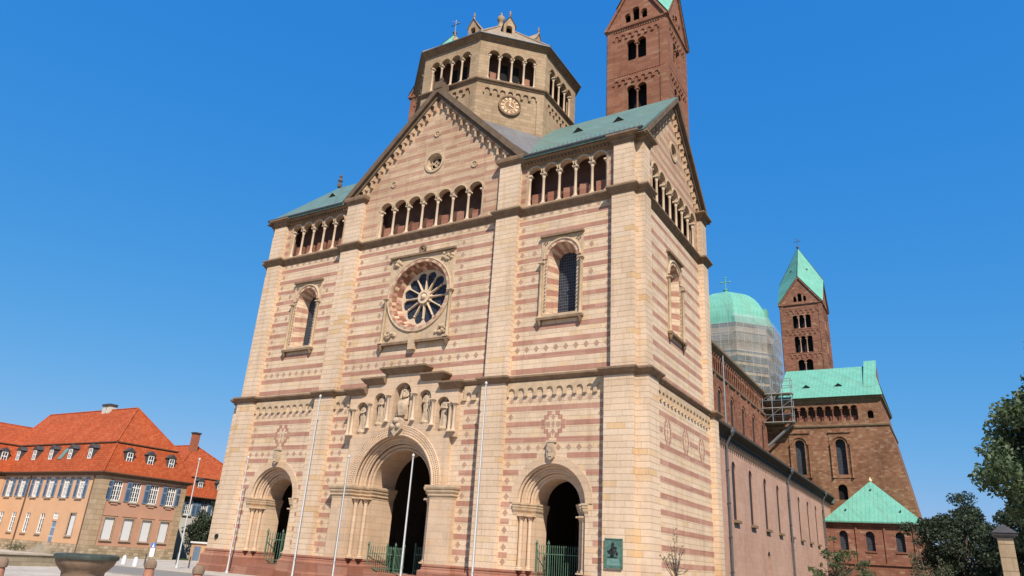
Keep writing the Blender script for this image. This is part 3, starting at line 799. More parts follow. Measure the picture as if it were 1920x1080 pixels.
b.ring(0, ZC, .0, .58, 0, 2*pi, .66, .88, 24); b.ring(0, ZC, .4, .62, 0, 2*pi, .6, .68, 24); b.ball(F(0, ZC, .64), .27, 8, 6)
b.build('tracery', 'shaft', RW, 40)

# ---- upper cornice
CP2 = [(0, 28.45), (.05, 28.5), (.08, 28.62), (.2, 28.68), (.22, 28.78), (.34, 28.9), (.40, 28.95), (.40, 29.08), (.32, 29.14), (-.3, 29.32)]
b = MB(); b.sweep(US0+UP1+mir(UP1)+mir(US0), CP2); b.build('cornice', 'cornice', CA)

# ---- dwarf galleries, gables and roof of the west block
M['pinkband'] = ashlar('pink_sandstone_band', [(0, (.38, .205, .135)), (.6, (.42, .24, .16)), (1, (.50, .335, .225))], bw=1.5, bh=.48, joint=.8, dark=.82)
M['gablewall'] = ashlar('gable_sandstone', [(0, (.45, .30, .195)), (.6, (.54, .385, .25)), (1, (.49, .31, .19))], bw=1.0, bh=.375, joint=.74, dark=.82)
YG = .72
def gallery(F, u0, u1, n, v0, apex, gap, par, depth=1.7, r=.12, endcols=True, mat='shaft', cols=True, cap=.5):
    depth = min(depth, 1.2)
    """columns and dark back of an arcaded dwarf gallery (the arched wall itself is cut elsewhere)"""
    p = (u1-u0)/n; rr = (p-gap)/2; vs = apex-rr
    b = MB(F)
    b.face([(u0-.2, v0-.05, depth), (u1+.2, v0-.05, depth), (u1+.2, apex+.3, depth), (u0-.2, apex+.3, depth)])
    b.face([(u0-.2, v0-.04, .3), (u1+.2, v0-.04, .3), (u1+.2, v0-.04, depth), (u0-.2, v0-.04, depth)])
    b.face([(u0-.2, apex+.25, .3), (u1+.2, apex+.25, .3), (u1+.2, apex+.25, depth), (u0-.2, apex+.25, depth)])
    for u in (u0-.19, u1+.19): b.face([(u, v0-.05, .3), (u, v0-.05, depth), (u, apex+.3, depth), (u, apex+.3, .3)])
    pp = (u1-u0)/n
    for k in range(n):      # red blocks added to imitate the sunlit foot of the back wall
        rr_ = random.Random(k*7+n); hh = (apex-v0)*rr_.uniform(.36, .46); b.box(u0+pp*k+.05, u0+pp*k+pp*rr_.uniform(.5, .72), v0, v0+hh, depth-.3, depth-.03, 1)
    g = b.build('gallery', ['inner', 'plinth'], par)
    if cols:
        for k in range(0 if endcols else 1, n+1 if endcols else n):
            uu = u0+p*k + (.16 if k == 0 else -.16 if k == n else 0)
            column(F, uu, .22, v0, vs+.02, r, g, mat, cap, .34)
    return vs
def arch_labels(mb, F, u0, u1, n, vs, gap, m=0, t=.16):
    p = (u1-u0)/n; r = (p-gap)/2
    for k in range(n): mb.ring(u0+p*(k+.5), vs, r-.001, r+t, 0, pi, -.07, .02, 12, m)

F = West(YG)
b = MB(F)
vsC = 32.92-(11.9/7-.24)/2
rake = [(-9.9, 34.0), (0, 43.9), (9.9, 34.0)]
b.plate([(-7.79, 29.1), (7.79, 29.1), (7.79, 33.3), (9.9, 33.3), (9.9, 34.0), (0, 43.9), (-9.9, 34.0), (-9.9, 33.3), (-7.79, 33.3)],
        [arcade_hole(-5.95, 5.95, 7, 29.36, vsC, .24), circle(.1, 36.2, .92, 28)], 0, .5, 0)
arch_labels(b, F, -5.95, 5.95, 7, vsC, .24, 1)
for z in (29.9, 30.8, 31.7, 32.6):
    for a, c in ((-7.78, -6.0), (6.0, 7.78)): b.box(a, c, z-.2, z+.2, -.006, .04, 2)
for i, z in enumerate((33.55, 34.5, 35.45, 36.4, 37.35, 38.3, 39.25, 40.2)):
    h = 43.9-z-2.0; ex = [ex_rect(-1.05, 1.25, 35.1, 37.3)]
    bands(b, -h, h, [z], .42, 0, ex, 2)
for u, v in ((.1, 39.3), (-4.55, 34.85), (4.75, 34.85)):
    b.ring(u, v, .22, .36, 0, 2*pi, -.09, .02, 14, 1); b.ring(u, v, 0, .1, 0, 2*pi, -.05, .02, 8, 1)
frieze(b, -8.9, -.3, 10, 34.75, 34.55, -.3, .02, .42, .36, 1.0, 0)
b.F = Mir(F); frieze(b, -8.9, -.3, 10, 34.75, 34.55, -.3, .02, .42, .36, 1.0, 0); b.F = F
G = b.build('west_gable', ['gablewall', 'trim', 'pinkband'], CA)
b = MB(F); b.ring(.1, 36.2, .9, 1.12, 0, 2*pi, -.1, .02, 28); b.splay(circle(.1, 36.2, .92, 28), 0, circle(.1, 36.2, .7, 28), .45, (0,), True)
for t in range(4): b.ring(.1+.3*cos(t*pi/2+pi/4), 36.2+.3*sin(t*pi/2+pi/4), .3, .36, 0, 2*pi, .3, .42, 14)
b.box(.04, .16, 35.5, 36.9, .3, .42); b.box(-.6, .8, 36.14, 36.26, .305, .415)
oc = b.build('oculus', 'trim', G)
b = MB(F); b.ring(.1, 36.2, 0, .9, 0, 2*pi, .52, .56, 20); b.build('glass', 'dark', oc)
b = MB(West(0))
for Fm in (West(0), Mir(West(0))):
    b.F = Fm
    b.extr([(-10.55, 33.95), (0, 44.5), (0, 43.75), (-9.8, 33.95)], .05, .95, 0)
    b.extr([(-9.8, 33.95), (0, 43.749), (0, 43.3), (-9.35, 33.95)], .32, .8, 0)
b.F = West(0); b.box(-.45, .45, 44.1, 44.9, .0, 1.2)
b.lathe(0, .5, [(.3, 44.9), (.2, 45.1), (.3, 45.35), (.12, 45.6), (.02, 45.9)], 8)
b.build('rake_cornice', 'rake', G)
gallery(F, -5.95, 5.95, 7, 29.36, 32.92, .24, CA, 1.8)

for sgn in (-1, 1):
    u0, u1 = (10.35, 17.75) if sgn > 0 else (-17.75, -10.35)
    vs = 32.86-(7.4/5-.22)/2
    b = MB(F)
    a0, a1 = (9.85, 18.38) if sgn > 0 else (-18.38, -9.85)
    b.plate(rect(a0, a1, 29.1, 33.6), [arcade_hole(u0, u1, 5, 29.36, vs, .22)], 0, .5, 0)
    arch_labels(b, F, u0, u1, 5, vs, .22, 1)
    for z in (29.9, 30.8, 31.7, 32.6):
        b.box(a0+.01, u0-.06, z-.2, z+.2, -.006, .04, 2); b.box(u1+.06, a1-.01, z-.2, z+.2, -.006, .04, 2)
    b.build('gallery_wall', ['gablewall', 'trim', 'red'], CA)
    gallery(F, u0, u1, 5, 29.36, 32.86, .22, CA, 1.8)
    b = MB(); x = sorted((sgn*7.8, sgn*9.84)); b.box(x[0], x[1], 29.0, 33.5, .3, 1.2); b.build('pilaster', 'pier', CA)
    b = MB(); b.sweep([(sgn*7.8 if sgn > 0 else -9.84, .9), (sgn*7.8 if sgn > 0 else -9.84, .3), (9.84 if sgn > 0 else -7.8, .3), (9.84 if sgn > 0 else -7.8, .9)],
                [(0, 33.4), (.1, 33.5), (.14, 33.62), (.3, 33.74), (.34, 33.95), (.34, 34.1), (-.5, 34.2)]); b.build('pilaster_cap', 'cornice', CA)
    b = MB(); x = sorted((sgn*18.38, sgn*20.05)); b.box(x[0], x[1], 29.0, 33.55, .3, 1.6)
    x = sorted((sgn*20.05, sgn*20.7)); b.box(x[0], x[1], 29.0, 33.55, .75, 2.1); b.build('corner_pier', 'pier', CA)
    b = MB(); x = sorted((sgn*19.3, sgn*20.7)); b.box(x[0], x[1], 29.0, 33.4, 15.9, 17.42); b.build('corner_pier', 'pier', CA)
    # eaves cornice
    EP = [(0, 32.82), (.06, 32.9), (.08, 33.1), (.2, 33.16), (.22, 33.36), (.44, 33.44), (.5, 33.52), (.5, 33.66), (-.3, 33.74)]
    pa = [(9.87, YG), (18.38, YG), (18.38, .3), (20.05, .3), (20.05, .75), (20.7, .75), (20.7, 2.1), (20.3, 2.1)]
    pb = [(20.3, 15.9), (20.7, 15.9), (20.7, 17.42), (19, 17.42)]
    b = MB()
    b.sweep(pb if sgn > 0 else mir(pb), EP); b.build('eaves_cornice', 'cornice', CA); b = MB(); b.sweep(pa if sgn > 0 else mir(pa), EP)
    # small dentils under the eaves
    b.F = F
    for k in range(26): u = a0+.2+k*.318; b.box(u, u+.15, 33.14, 33.34, -.36, 0.0)
    b.build('eaves_cornice', 'cornice', CA)

# south and north gables
RY, RZ = 8.9, 42.3
for sgn in (1, -1):
    F = South(20.28) if sgn > 0 else Mir(Fr(-20.28, 0, 180))
    vs = 33.0-(11.6/7-.24)/2
    b = MB(F)
    b.plate([(2.0, 29.1), (16.0, 29.1), (16.0, 34.9), (RY, RZ-.2), (2.0, 35.2)], [arcade_hole(3.7, 15.3, 7, 29.36, vs, .24), circle(9.3, 36.8, .75, 24)], 0, .5, 0)
    arch_labels(b, F, 3.7, 15.3, 7, vs, .24, 1)
    for z in (29.9, 30.8, 31.7, 32.6): b.box(2.11, 3.6, z-.2, z+.2, -.006, .04, 2); b.box(15.4, 15.89, z-.2, z+.2, -.006, .04, 2)
    for i, z in enumerate((33.6, 34.5, 35.4, 36.3, 37.2, 38.1, 39.0)):
        h = (RZ-z)-1.9; bands(b, max(2.12, RY-h), min(15.88, RY+h), [z], .42, 0, [ex_rect(8.4, 10.2, 35.9, 37.7)], 2)
    b.ring(9.3, 36.8, .74, .95, 0, 2*pi, -.1, .02, 24, 1)
    n = 9; s = 7.6
    frieze(b, RY-s-.1, RY-.15, n, RZ-s-.75, RZ-s-.95, -.24, .02, .36, .34, 1.0, 0)
    class M2:
        def __call__(self, u, v, w=0.0): return F(2*RY-u, v, w)
    b.F = M2(); frieze(b, RY-s-.1, RY-.15, n, RZ-s-.75, RZ-s-.95, -.24, .02, .36, .34, 1.0, 0); b.F = F
    G2 = b.build('side_gable', ['gablewall', 'trim', 'pinkband'], CA)
    b = MB(F); b.ring(9.3, 36.8, 0, .8, 0, 2*pi, .4, .45, 20); b.build('oculus', 'dark', G2)
    b = MB(F)
    for Fm in (F, M2()):
        b.F = Fm
        b.extr([(-.1, RZ-.06-8.95), (RY, RZ-.06), (RY, RZ-.6), (.55, RZ-.6-8.35)], -.75, .1, 0)
        b.extr([(.55, RZ-.601-8.35), (RY, RZ-.601), (RY, RZ-.98), (1.0, RZ-.98-7.9)], -.4, .1, 0)
    b.build('rake_cornice', 'rake', G2)
    gallery(F, 3.7, 15.3, 7, 29.36, 33.0, .24, CA, 1.6)
    if sgn > 0: continue
    b = MB(); b.lathe(sgn*20.9, RY, [(.26, RZ+.1), (.26, RZ+.5), (.14, RZ+.7), (.3, RZ+1.0), (.12, RZ+1.3), (.2, RZ+1.6), (.02, RZ+1.9)], 8); b.build('gable_finial', 'rake', CA)

b = MB(WORLD)     # main roof as one closed prism
x1 = 20.98
def slab(xa, xb, p, q, t=.24):
    A = [(xa, *p), (xb, *p), (xb, *q), (xa, *q)]; B = [(x, y, z-t) for x, y, z in A]
    b.poly(A); b.poly(B)
    for i in range(4): j = (i+1) % 4; b.poly([A[i], A[j], B[j], B[i]])
slab(-x1, -10.2, (.0, 33.76), (RY, RZ)); slab(-10.2, 10.2, (1.4, 35.1), (RY, RZ)); slab(10.2, x1, (.0, 33.76), (RY, RZ)); slab(-x1, x1, (17.8, 33.76), (RY, RZ))
RF = b.build('main_roof', 'oldcopper', CA)
for x, y in ((13.1, 5.0), (17.0, 5.0), (-13.1, 5.0), (-17.0, 5.0)):     # little triangular vents
    b = MB(); z = RZ-(RY-y)*.985
    P = [(x-.62, y-.5, z-.43), (x+.62, y-.5, z-.43), (x, y-.55, z+.12), (x, y+.6, z+.45)]
    b.poly([P[0], P[3], P[2]]); b.poly([P[1], P[2], P[3]])
    v = b.build('roof_vent', 'oldcopper', RF)
    b = MB(); b.poly([(P[0][0]+.06, P[0][1]+.04, P[0][2]), (P[1][0]-.06, P[1][1]+.04, P[1][2]), (P[2][0], P[2][1]+.06, P[2][2]-.06)]); b.build('opening', 'dark', v)
b = MB()
for k in range(24): b.tube((10.7+k*.42, .7, 34.4), (10.7+k*.42, .7, 34.68), .03, .03, 4)
b.build('snow_guard', 'lead', RF)
for s in (-1, 1): b = MB(); b.tube((s*10.3, -.06, 33.78), (s*20.95, -.06, 33.78), .085, .085, 6); b.build('gutter', 'pipe', RF)
b = MB()
A = [(-10.45, .5, 33.9), (0, .5, 44.3), (10.45, .5, 33.9)]; B = [(-10.45, 9.5, 33.9), (0, 9.5, 44.3), (10.45, 9.5, 33.9)]
b.poly([A[0], A[1], B[1], B[0]]); b.poly([A[1], A[2], B[2], B[1]]); b.poly([B[0], B[1], B[2]])
b.build('cross_roof', 'lead', CA)
for s in (-1, 1):     # lead skirt between the octagon and the valley
    b = MB(); T3 = [(s*3.1, 1.6, 40.95), (s*8.4, 6.7, 40.0), (s*10.5, .75, 34.35)]; b.poly(T3); b.poly([(x, y, z-.15) for x, y, z in T3])
    for i in range(3): j = (i+1) % 3; b.poly([T3[i], T3[j], (T3[j][0], T3[j][1], T3[j][2]-.15), (T3[i][0], T3[i][1], T3[i][2]-.15)])
    b.build('valley_roof', 'lead', CA)
b = MB(); b.box(-19.2, 19.2, 14.6, 33.3, 17.0, 17.3); b.box(-20, 20, -.5, 14.6, 17.0, 17.5); b.build('back_wall', 'redwall', CA)

# ---- octagonal west tower with the clock
OC, AP = (0.0, 9.95), 8.25
HS = AP*math.tan(pi/8)
def octpts(ap, c=OC): return [(c[0]+ap/cos(pi/8)*cos(a), c[1]+ap/cos(pi/8)*sin(a)) for a in [radians(22.5+45*k) for k in range(8)]]
b = MB()
vsO = 48.98-(5.06/4-.22)/2
faces = [radians(a) for a in range(0, 360, 45)]
def OF(ang): return Fr(OC[0]+AP*cos(ang), OC[1]+AP*sin(ang), math.degrees(ang))
for a in faces:
    b.F = OF(a)
    b.plate(rect(-HS, HS, 34, 45.2), [rect(-2.72, 2.72, 36, 44.75)], 0, .14, 0)
    b.face([(-2.8, 35.9, .14), (2.8, 35.9, .14), (2.8, 44.9, .14), (-2.8, 44.9, .14)], 0)
    frieze(b, -2.72, 2.72, 7, 44.77, 44.25, -.01, .13, .22, .26, 0, 0)
    b.plate(rect(-HS, HS, 45.2, 50.3), [arcade_hole(-2.56, 2.5, 4, 45.62, vsO, .22)], 0, .55, 0)
    arch_labels(b, b.F, -2.56, 2.5, 4, vsO, .22, 0, .13)
OT = b.build('octagonal_tower', ['octagon', 'trim'], CA); OT['label'] = 'octagonal tower with a clock rising behind the west gable'
b = MB(); q = list(reversed(octpts(AP)))
q = octpts(AP)
b.sweep(q, [(0, 44.95), (.1, 45.0), (.14, 45.14), (.28, 45.2), (.3, 45.32), (-.1, 45.45)], 0, True)
b.sweep(q, [(0, 49.9), (.06, 49.95), (.08, 50.08), (.22, 50.14), (.24, 50.26), (.42, 50.32), (.46, 50.5), (-.1, 50.6)], 0, True)
b.build('cornice', 'cornice', OT)
for k, a in enumerate(faces):
    F = OF(a)
    show = k in (0, 5, 6, 7, 4)
    b = MB(F)
    b.face([(-2.5, 45.5, 1.4), (2.5, 45.5, 1.4), (2.5, 49.2, 1.4), (-2.5, 49.2, 1.4)])
    b.face([(-2.6, 45.55, .4), (2.6, 45.55, .4), (2.5, 45.55, 1.4), (-2.5, 45.55, 1.4)]); b.face([(-2.6, 49.2, .4), (2.6, 49.2, .4), (2.5, 49.2, 1.4), (-2.5, 49.2, 1.4)])
    for s in (-1, 1): b.face([(s*2.62, 45.5, .4), (s*2.5, 45.5, 1.4), (s*2.5, 49.2, 1.4), (s*2.62, 49.2, .4)])
    for uu in (-.58, .58): b.box(uu-.42, uu+.42, 45.56, 48.5, 1.37, 1.5, 1)
    for uu in (-2.0, 1.35): b.box(uu, uu+.75, 45.56, 47.2, 1.1, 1.36, 2)  # red blocks imitate the sunlit lower part of the back wall
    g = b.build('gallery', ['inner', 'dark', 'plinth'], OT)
    if show:
        for j in range(0, 5): column(F, -2.56+1.265*j+(.13 if j == 0 else -.13 if j == 4 else 0), .22, 45.62, vsO+.02, .11, g, 'shaft', .45, .3)
b = MB()      # stone roof with raised hips
Q = octpts(AP+.5); ap = (OC[0], OC[1], 59.4)
for i in range(8):
    j = (i+1) % 8; b.poly([(Q[i][0], Q[i][1], 50.45), (Q[j][0], Q[j][1], 50.45), ap])
    b.tube((Q[i][0], Q[i][1], 50.5), ap, .16, .12, 6)
OR = b.build('roof', 'slab', OT)
b = MB()
for i in range(8):
    j = (i+1) % 8; P = [(Q[i][0], Q[i][1]), (Q[j][0], Q[j][1])]
    b.tube((P[0][0], P[0][1], 50.5), (P[1][0], P[1][1], 50.5), .09, .09, 6)
b.build('gutter', 'lead', OR)
for k, a in enumerate(faces):
    F = Fr(OC[0]+5.2*cos(a), OC[1]+5.2*sin(a), math.degrees(a), -.75); b = MB(F)
    b.plate([(-.62, 53.6), (.62, 53.6), (.62, 56.0), (.0, 57.0), (-.62, 56.0)], [arch_poly(0, 54.2, 55.6, .33, 8)], 0, 2.2, 0)
    b.face([(-.5, 54, .5), (.5, 54, .5), (.5, 56, .5), (-.5, 56, .5)], 1)
    for s in (-1, 1): b.face([(s*.75, 55.85, -.12), (0, 57.15, -.12), (0, 57.15, 2.4), (s*.75, 55.85, 2.4)], 0)
    b.lathe(0, .05, [(.09, 57.0), (.09, 57.3), (.17, 57.45), (.07, 57.6), (.12, 57.75), (.02, 57.95)], 6)
    b.build('lucarne', ['octagon', 'dark'], OR)
b = MB(); b.lathe(OC[0], OC[1], [(.42, 59.0), (.36, 59.4), (.26, 59.6), (.28, 60.0), (.46, 60.25), (.42, 60.6), (.24, 60.8), (.1, 60.95), (.14, 61.15), (.02, 61.4)], 12); b.build('finial', 'octagon', OR, 50)

F = OF(radians(-45)); ck = MB(F); ck.ring(0, 42.9, 0, 1.0, 0, 2*pi, .0, .12, 32); CK = ck.build('clock', 'clockface', OT)
b = MB(F); b.ring(0, 42.9, .98, 1.14, 0, 2*pi, -.1, .14, 32); b.build('clock_rim', 'cornice', CK)
b = MB(F)
NUM = ['XII', 'I', 'II', 'III', 'IIII', 'V', 'VI', 'VII', 'VIII', 'IX', 'X', 'XI']
def stroke(mb, k, x0, y0, x1, y1, t, w0, w1):
    ang = -2*pi*k/12
    def R(x, y): return (x*cos(ang)-(y+.76)*sin(ang), 42.9+x*sin(ang)+(y+.76)*cos(ang))
    d = hypot(x1-x0, y1-y0); nx, ny = -(y1-y0)/d*t/2, (x1-x0)/d*t/2
    mb.extr([R(x0+nx, y0+ny), R(x1+nx, y1+ny), R(x1-nx, y1-ny), R(x0-nx, y0-ny)], w0, w1)
for k, s in enumerate(NUM):
    wd = {'I': .062, 'V': .12, 'X': .12}; tot = sum(wd[c] for c in s); x = -tot/2
    for c in s:
        if c == 'I': stroke(b, k, x+.03, -.14, x+.03, .14, .04, -.03, .0)
        if c == 'V': stroke(b, k, x+.01, .14, x+.06, -.14, .04, -.03, .0); stroke(b, k, x+.11, .14, x+.06, -.14, .03, -.035, .0)
        if c == 'X': stroke(b, k, x+.01, .14, x+.11, -.14, .04, -.03, .0); stroke(b, k, x+.11, .14, x+.01, -.14, .03, -.035, .0)
        x += wd[c]
b.ring(0, 42.9, .5, .54, 0, 2*pi, -.02, 0, 24); b.build('numerals', 'gold', CK)
b = MB(F)
for k, L, t in ((0, .62, .07), (4, .42, .09)):
    ang = -2*pi*k/12; c, s = cos(ang), sin(ang)
    b.extr([(x*c-y*s, 42.9+x*s+y*c) for x, y in ((-t/2, -.1), (t/2, -.1), (t*.3, L), (-t*.3, L))], -.075+.02*(k > 0), -.04)
b.build('hands', 'gold', CK)

# ---- square bell towers
def bell_tower(x0, y0, w, zb, ze, lvls, mats, gab, roofm, label, faces=(-90, 0, 90, 180), nw=2, hgt=12.6, ghgt=6.2):
    cx, cy = x0+w/2, y0+w/2; h = w/2
    b = MB(); 
    TFs = [Fr(cx+h*cos(radians(a)), cy+h*sin(radians(a)), a) for a in faces]
    for F in TFs:
        b.F = F; holes = []
        for (v0, apex, ww, n) in lvls:
            p = ww/n; r = (p-.22)/2; holes.append(arcade_hole(-ww/2, ww/2, n, v0, apex-r, .22) if n > 1 else arch_poly(0, v0, apex-ww/2, ww/2))
        b.plate(rect(-h, h, zb, ze), holes, 0, .45, 0)
        for s in (-1, 1): u = sorted((s*h, s*(h-.75))); b.box(u[0]+.001*s, u[1], zb, ze-.1, -.1, .02, 0)
        for (v0, apex, ww, n) in lvls:
            frieze(b, -h+.76, h-.76, 7, apex+1.35, apex+.72, -.1, .02, .2, .3, 0, 0)
            for q in range(22): u = -h+.4+q*(w-.8)/21; b.box(u-.07, u+.07, apex+1.45, apex+1.6, -.13, .02, 0)
        # gable with three arched openings
        g0 = ze; b.plate([(-h-.1, g0), (h+.1, g0), (0, g0+ghgt)], [arch_poly(0, g0+.55, g0+2.05, .42, 8), arch_poly(-.98, g0+.55, g0+1.5, .36, 8), arch_poly(.98, g0+.55, g0+1.5, .36, 8)], -.1, .35, 0)
    T = b.build('bell_tower', mats[0], CA); T['label'] = label
    b = MB(); b.box(cx-h+1.1, cx+h-1.1, zb, ze+2.5, cy-h+1.1, cy+h-1.1); b.build('dark_filler_box', 'dark', T)  # near-black box added so the openings look unlit inside
    for a, F in zip(faces, TFs):
        if a in (90, 180) : continue
        for (v0, apex, ww, n) in lvls:
            p = ww/n; r = (p-.22)/2
            for k in range(1, n): column(F, -ww/2+p*k, .22, v0, apex-r+.02, .12, T, mats[1], .45, .3)
        for s in (-1, 1): column(F, s*.6, .1, ze+.55, ze+1.6, .1, T, mats[1], .3, .2, n=8)
    b = MB(); sq = [(cx-h, cy-h), (cx+h, cy-h), (cx+h, cy+h), (cx-h, cy+h)]
    b.sweep(list(sq), [(0, ze-.35), (.12, ze-.3), (.14, ze-.16), (.28, ze-.1), (.3, ze+.06), (-.1, ze+.12)], 0, True)
    for F in TFs:
        for Fm in (F, Mir(F)):
            b.F = Fm; b.extr([(-h-.35, ze+.0), (0, ze+ghgt+.3), (0, ze+ghgt-.15), (-h-.02, ze+.0)], -.34, .2, 0)
    b.build('gable_cornice', gab, T)
    b = MB(); e = h+.42; ga = ghgt+.42
    gp = [(cx, cy-e, ze+ga), (cx+e, cy, ze+ga), (cx, cy+e, ze+ga), (cx-e, cy, ze+ga)]
    cp = [(cx+e, cy-e, ze+.05), (cx+e, cy+e, ze+.05), (cx-e, cy+e, ze+.05), (cx-e, cy-e, ze+.05)]; top = (cx, cy, ze+hgt+.6)
    for i in range(4): b.poly([gp[i], cp[i], gp[(i+1) % 4]]); b.poly([gp[i], gp[(i+1) % 4], top])
    R = b.build('spire_roof', roofm, T)
    b = MB()
    for i in range(4):
        b.tube(gp[i], top, .08, .05, 5)
        mx = [(gp[i][k]+gp[(i+1) % 4][k]+top[k])/3 for k in range(3)]
        dx, dy = mx[0]-cx, mx[1]-cy; L = hypot(dx, dy)
        b.tube((mx[0]+dx/L*.05, mx[1]+dy/L*.05, mx[2]-.5), (mx[0]+dx/L*.25, mx[1]+dy/L*.25, mx[2]-.45), .28, .26, 8)
    b.build('roof_hatch', 'slate', R)
    b = MB(); z = top[2]-.1
    b.ball((cx, cy, z+.3), .32, 10, 8); b.tube((cx, cy, z), (cx, cy, z+2.6), .06); b.tube((cx-.75, cy, z+1.75), (cx+.75, cy, z+1.75), .06); b.tube((cx-.4, cy-.4, z+2.2), (cx+.4, cy+.4, z+2.2), .04)
    b.build('cross', 'pipe', R)
    return T
WT = bell_tower(10.85, 16.0, 6.9, 33, 58.8, [(46.9, 50.75, 2.5, 2), (54.1, 56.9, 2.5, 2)], ('towerred', 'towerred'), 'towerred', 'copper', 'red sandstone bell tower close behind the west block, its spire cut by the frame')
bell_tower(-17.75, 16.0, 6.9, 33, 58.8, [(46.9, 50.75, 2.5, 2), (54.1, 56.9, 2.5, 2)], ('towerred', 'towerred'), 'towerred', 'copper', 'red sandstone bell tower mostly hidden behind the octagonal tower', hgt=11.6)

# ---- nave and aisle
b = MB(South(19.4))
wy = [28.4+6.9*k for k in range(9)]
b.plate(rect(17.4, 92.4, -.6, 14.2), [arch_poly(y, 6.7, 11.45, .78, 10) for y in wy]+[arch_poly(42.0, -.55, 3.7, .7, 8)], 0, .9, 0)
b.build('aisle_wall', 'aisle', CA)
b = MB(South(19.4))
frieze(b, 17.6, 92.2, 92, 14.1, 13.55, -.14, .02, .2, .26, 0, 0)
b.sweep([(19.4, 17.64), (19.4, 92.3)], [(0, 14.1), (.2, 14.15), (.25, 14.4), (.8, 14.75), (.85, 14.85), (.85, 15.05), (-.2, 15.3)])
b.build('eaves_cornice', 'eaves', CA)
b = MB(); b.poly([(20.2, 17.6, 15.05), (20.2, 92.3, 15.05), (9.9, 92.3, 22.6), (9.9, 17.6, 22.6)]); b.poly([(20.2, 92.3, 15.0), (9.9, 92.3, 22.5), (9.9, 92.3, 14), (20.2, 92.3, 14)]); b.build('aisle_roof', 'oldcopper', CA)
for y in wy:
    F = South(19.4); b = MB(F); b.face([(y-.8, 6.6, .13), (y+.8, 6.6, .13), (y+.8, 12.3, .13), (y-.8, 12.3, .13)]); w = b.build('window', 'slit', CA)
    b = MB(F); b.box(y-1.0, y+1.0, 6.42, 6.68, -.32, .3); b.build('sill', 'cornice', w)
b = MB(South(19.4)); b.face([(41.2, -.6, .7), (42.8, -.6, .7), (42.8, 4.5, .7), (41.2, 4.5, .7)]); b.build('side_door', 'dark', CA)
for y in (27.0-1.6, 55.0, 83.0):
    b = MB(); b.tube((19.62, y, -.5), (19.62, y, 13.4), .11, .11, 8); b.tube((19.62, y, 13.4), (20.15, y, 14.4), .11, .11, 8)
    b.lathe(20.15, y, [(.12, 14.2), (.3, 14.6), (.3, 15.05)], 8)
    for z in (2, 5, 8, 11): b.box(19.45, 19.75, z, z+.08, y-.14, y+.14)
    b.build('downpipe', 'pipe', CA)
F = South(10.0); b = MB(F)
cy_ = [24.6+7.1*k for k in range(10)]
b.plate(rect(17.4, 94, 14, 33.0), [arch_poly(y, 21.6, 26.2, .85, 10) for y in cy_]+[arcade_hole(20.0, 91.6, 60, 29.7, 32.0, .34)], 0, .5, 0)
for y in cy_:
    for s in (-2.3, 2.3): b.box(y+s-.3, y+s+.3, 14.5, 29.0, -.22, .02, 0)
    b.ring(y, 26.2, 1.35, 1.75, 0, pi, -.12, .02, 12, 0)
b.build('clerestory_wall', 'redwall', CA)
b = MB(F)
b.face([(19, 29.6, 1.2), (92, 29.6, 1.2), (92, 32.8, 1.2), (19, 32.8, 1.2)]); b.face([(19, 29.66, .4), (92, 29.66, .4), (92, 29.66, 1.2), (19, 29.66, 1.2)])
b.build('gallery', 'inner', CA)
b = MB(F)
for k in range(61): 
    u = 20.0+1.1933*k; b.lathe(u, .22, [(.14, 29.7), (.1, 29.95), (.1, 31.4), (.2, 31.75), (.2, 32.0)], 6)
g = b.build('gallery_columns', 'redwall', CA, 40); g['kind'] = 'stuff'
b = MB()
b.sweep([(10, 17.5), (10, 93.5)], [(0, 28.95), (.25, 29.1), (.3, 29.4), (-.1, 29.5)])
b.sweep([(10, 17.5), (10, 93.5)], [(0, 32.75), (.15, 32.85), (.5, 33.1), (.55, 33.4), (-.3, 33.6)])
b.build('cornice', 'cornice', CA)
for y in cy_:
    b = MB(F); b.face([(y-.9, 21.5, .12), (y+.9, 21.5, .12), (y+.9, 27.1, .12), (y-.9, 27.1, .12)]); b.build('window', 'slit', CA)
b = MB(); A = [(10.4, 17, 33.35), (0, 17, 42.0), (-10.4, 17, 33.35)]; B = [(x, 98, z) for x, _, z in A]
b.poly([A[0], A[1], B[1], B[0]]); b.poly([A[1], A[2], B[2], B[1]]); b.build('nave_roof', 'copper', CA)
b = MB(); b.box(-10, -9.5, 14, 33.4, 17.4, 94); b.box(-19.4, -18.8, -.6, 14.2, 17.4, 92.4); b.build('north_nave_wall', 'redwall', CA)
b = MB(); b.poly([(-20.2, 17.6, 15.05), (-20.2, 92.3, 15.05), (-9.9, 92.3, 22.6), (-9.9, 17.6, 22.6)]); b.build('aisle_roof', 'oldcopper', CA)
b = MB(); b.tube((10.25, 62.2, 14.8), (10.25, 62.2, 33), .12, .12, 8); b.build('downpipe', 'steel', CA)

# ---- transept
TY = 92.5
b = MB(West(TY))
def xs(z): return 29.1+.175*(32-z)
prof = [(9.0, -.6), (xs(-.6), -.6), (xs(13), 13), (xs(27.2), 27.2), (xs(32), 32), (9.0, 32)]
bw = [15.35, 22.05]
b.plate(prof, [arch_poly(c, 18.7, 24.0, .82, 12) for c in bw]+[arcade_hole(14.3, 25.6, 8, 28.0, 30.15, .3), arch_poly(27.4, 28.25, 29.15, .48, 8), arch_poly(21.7, 14.6, 16.4, .75, 10)], 0, .9, 0)
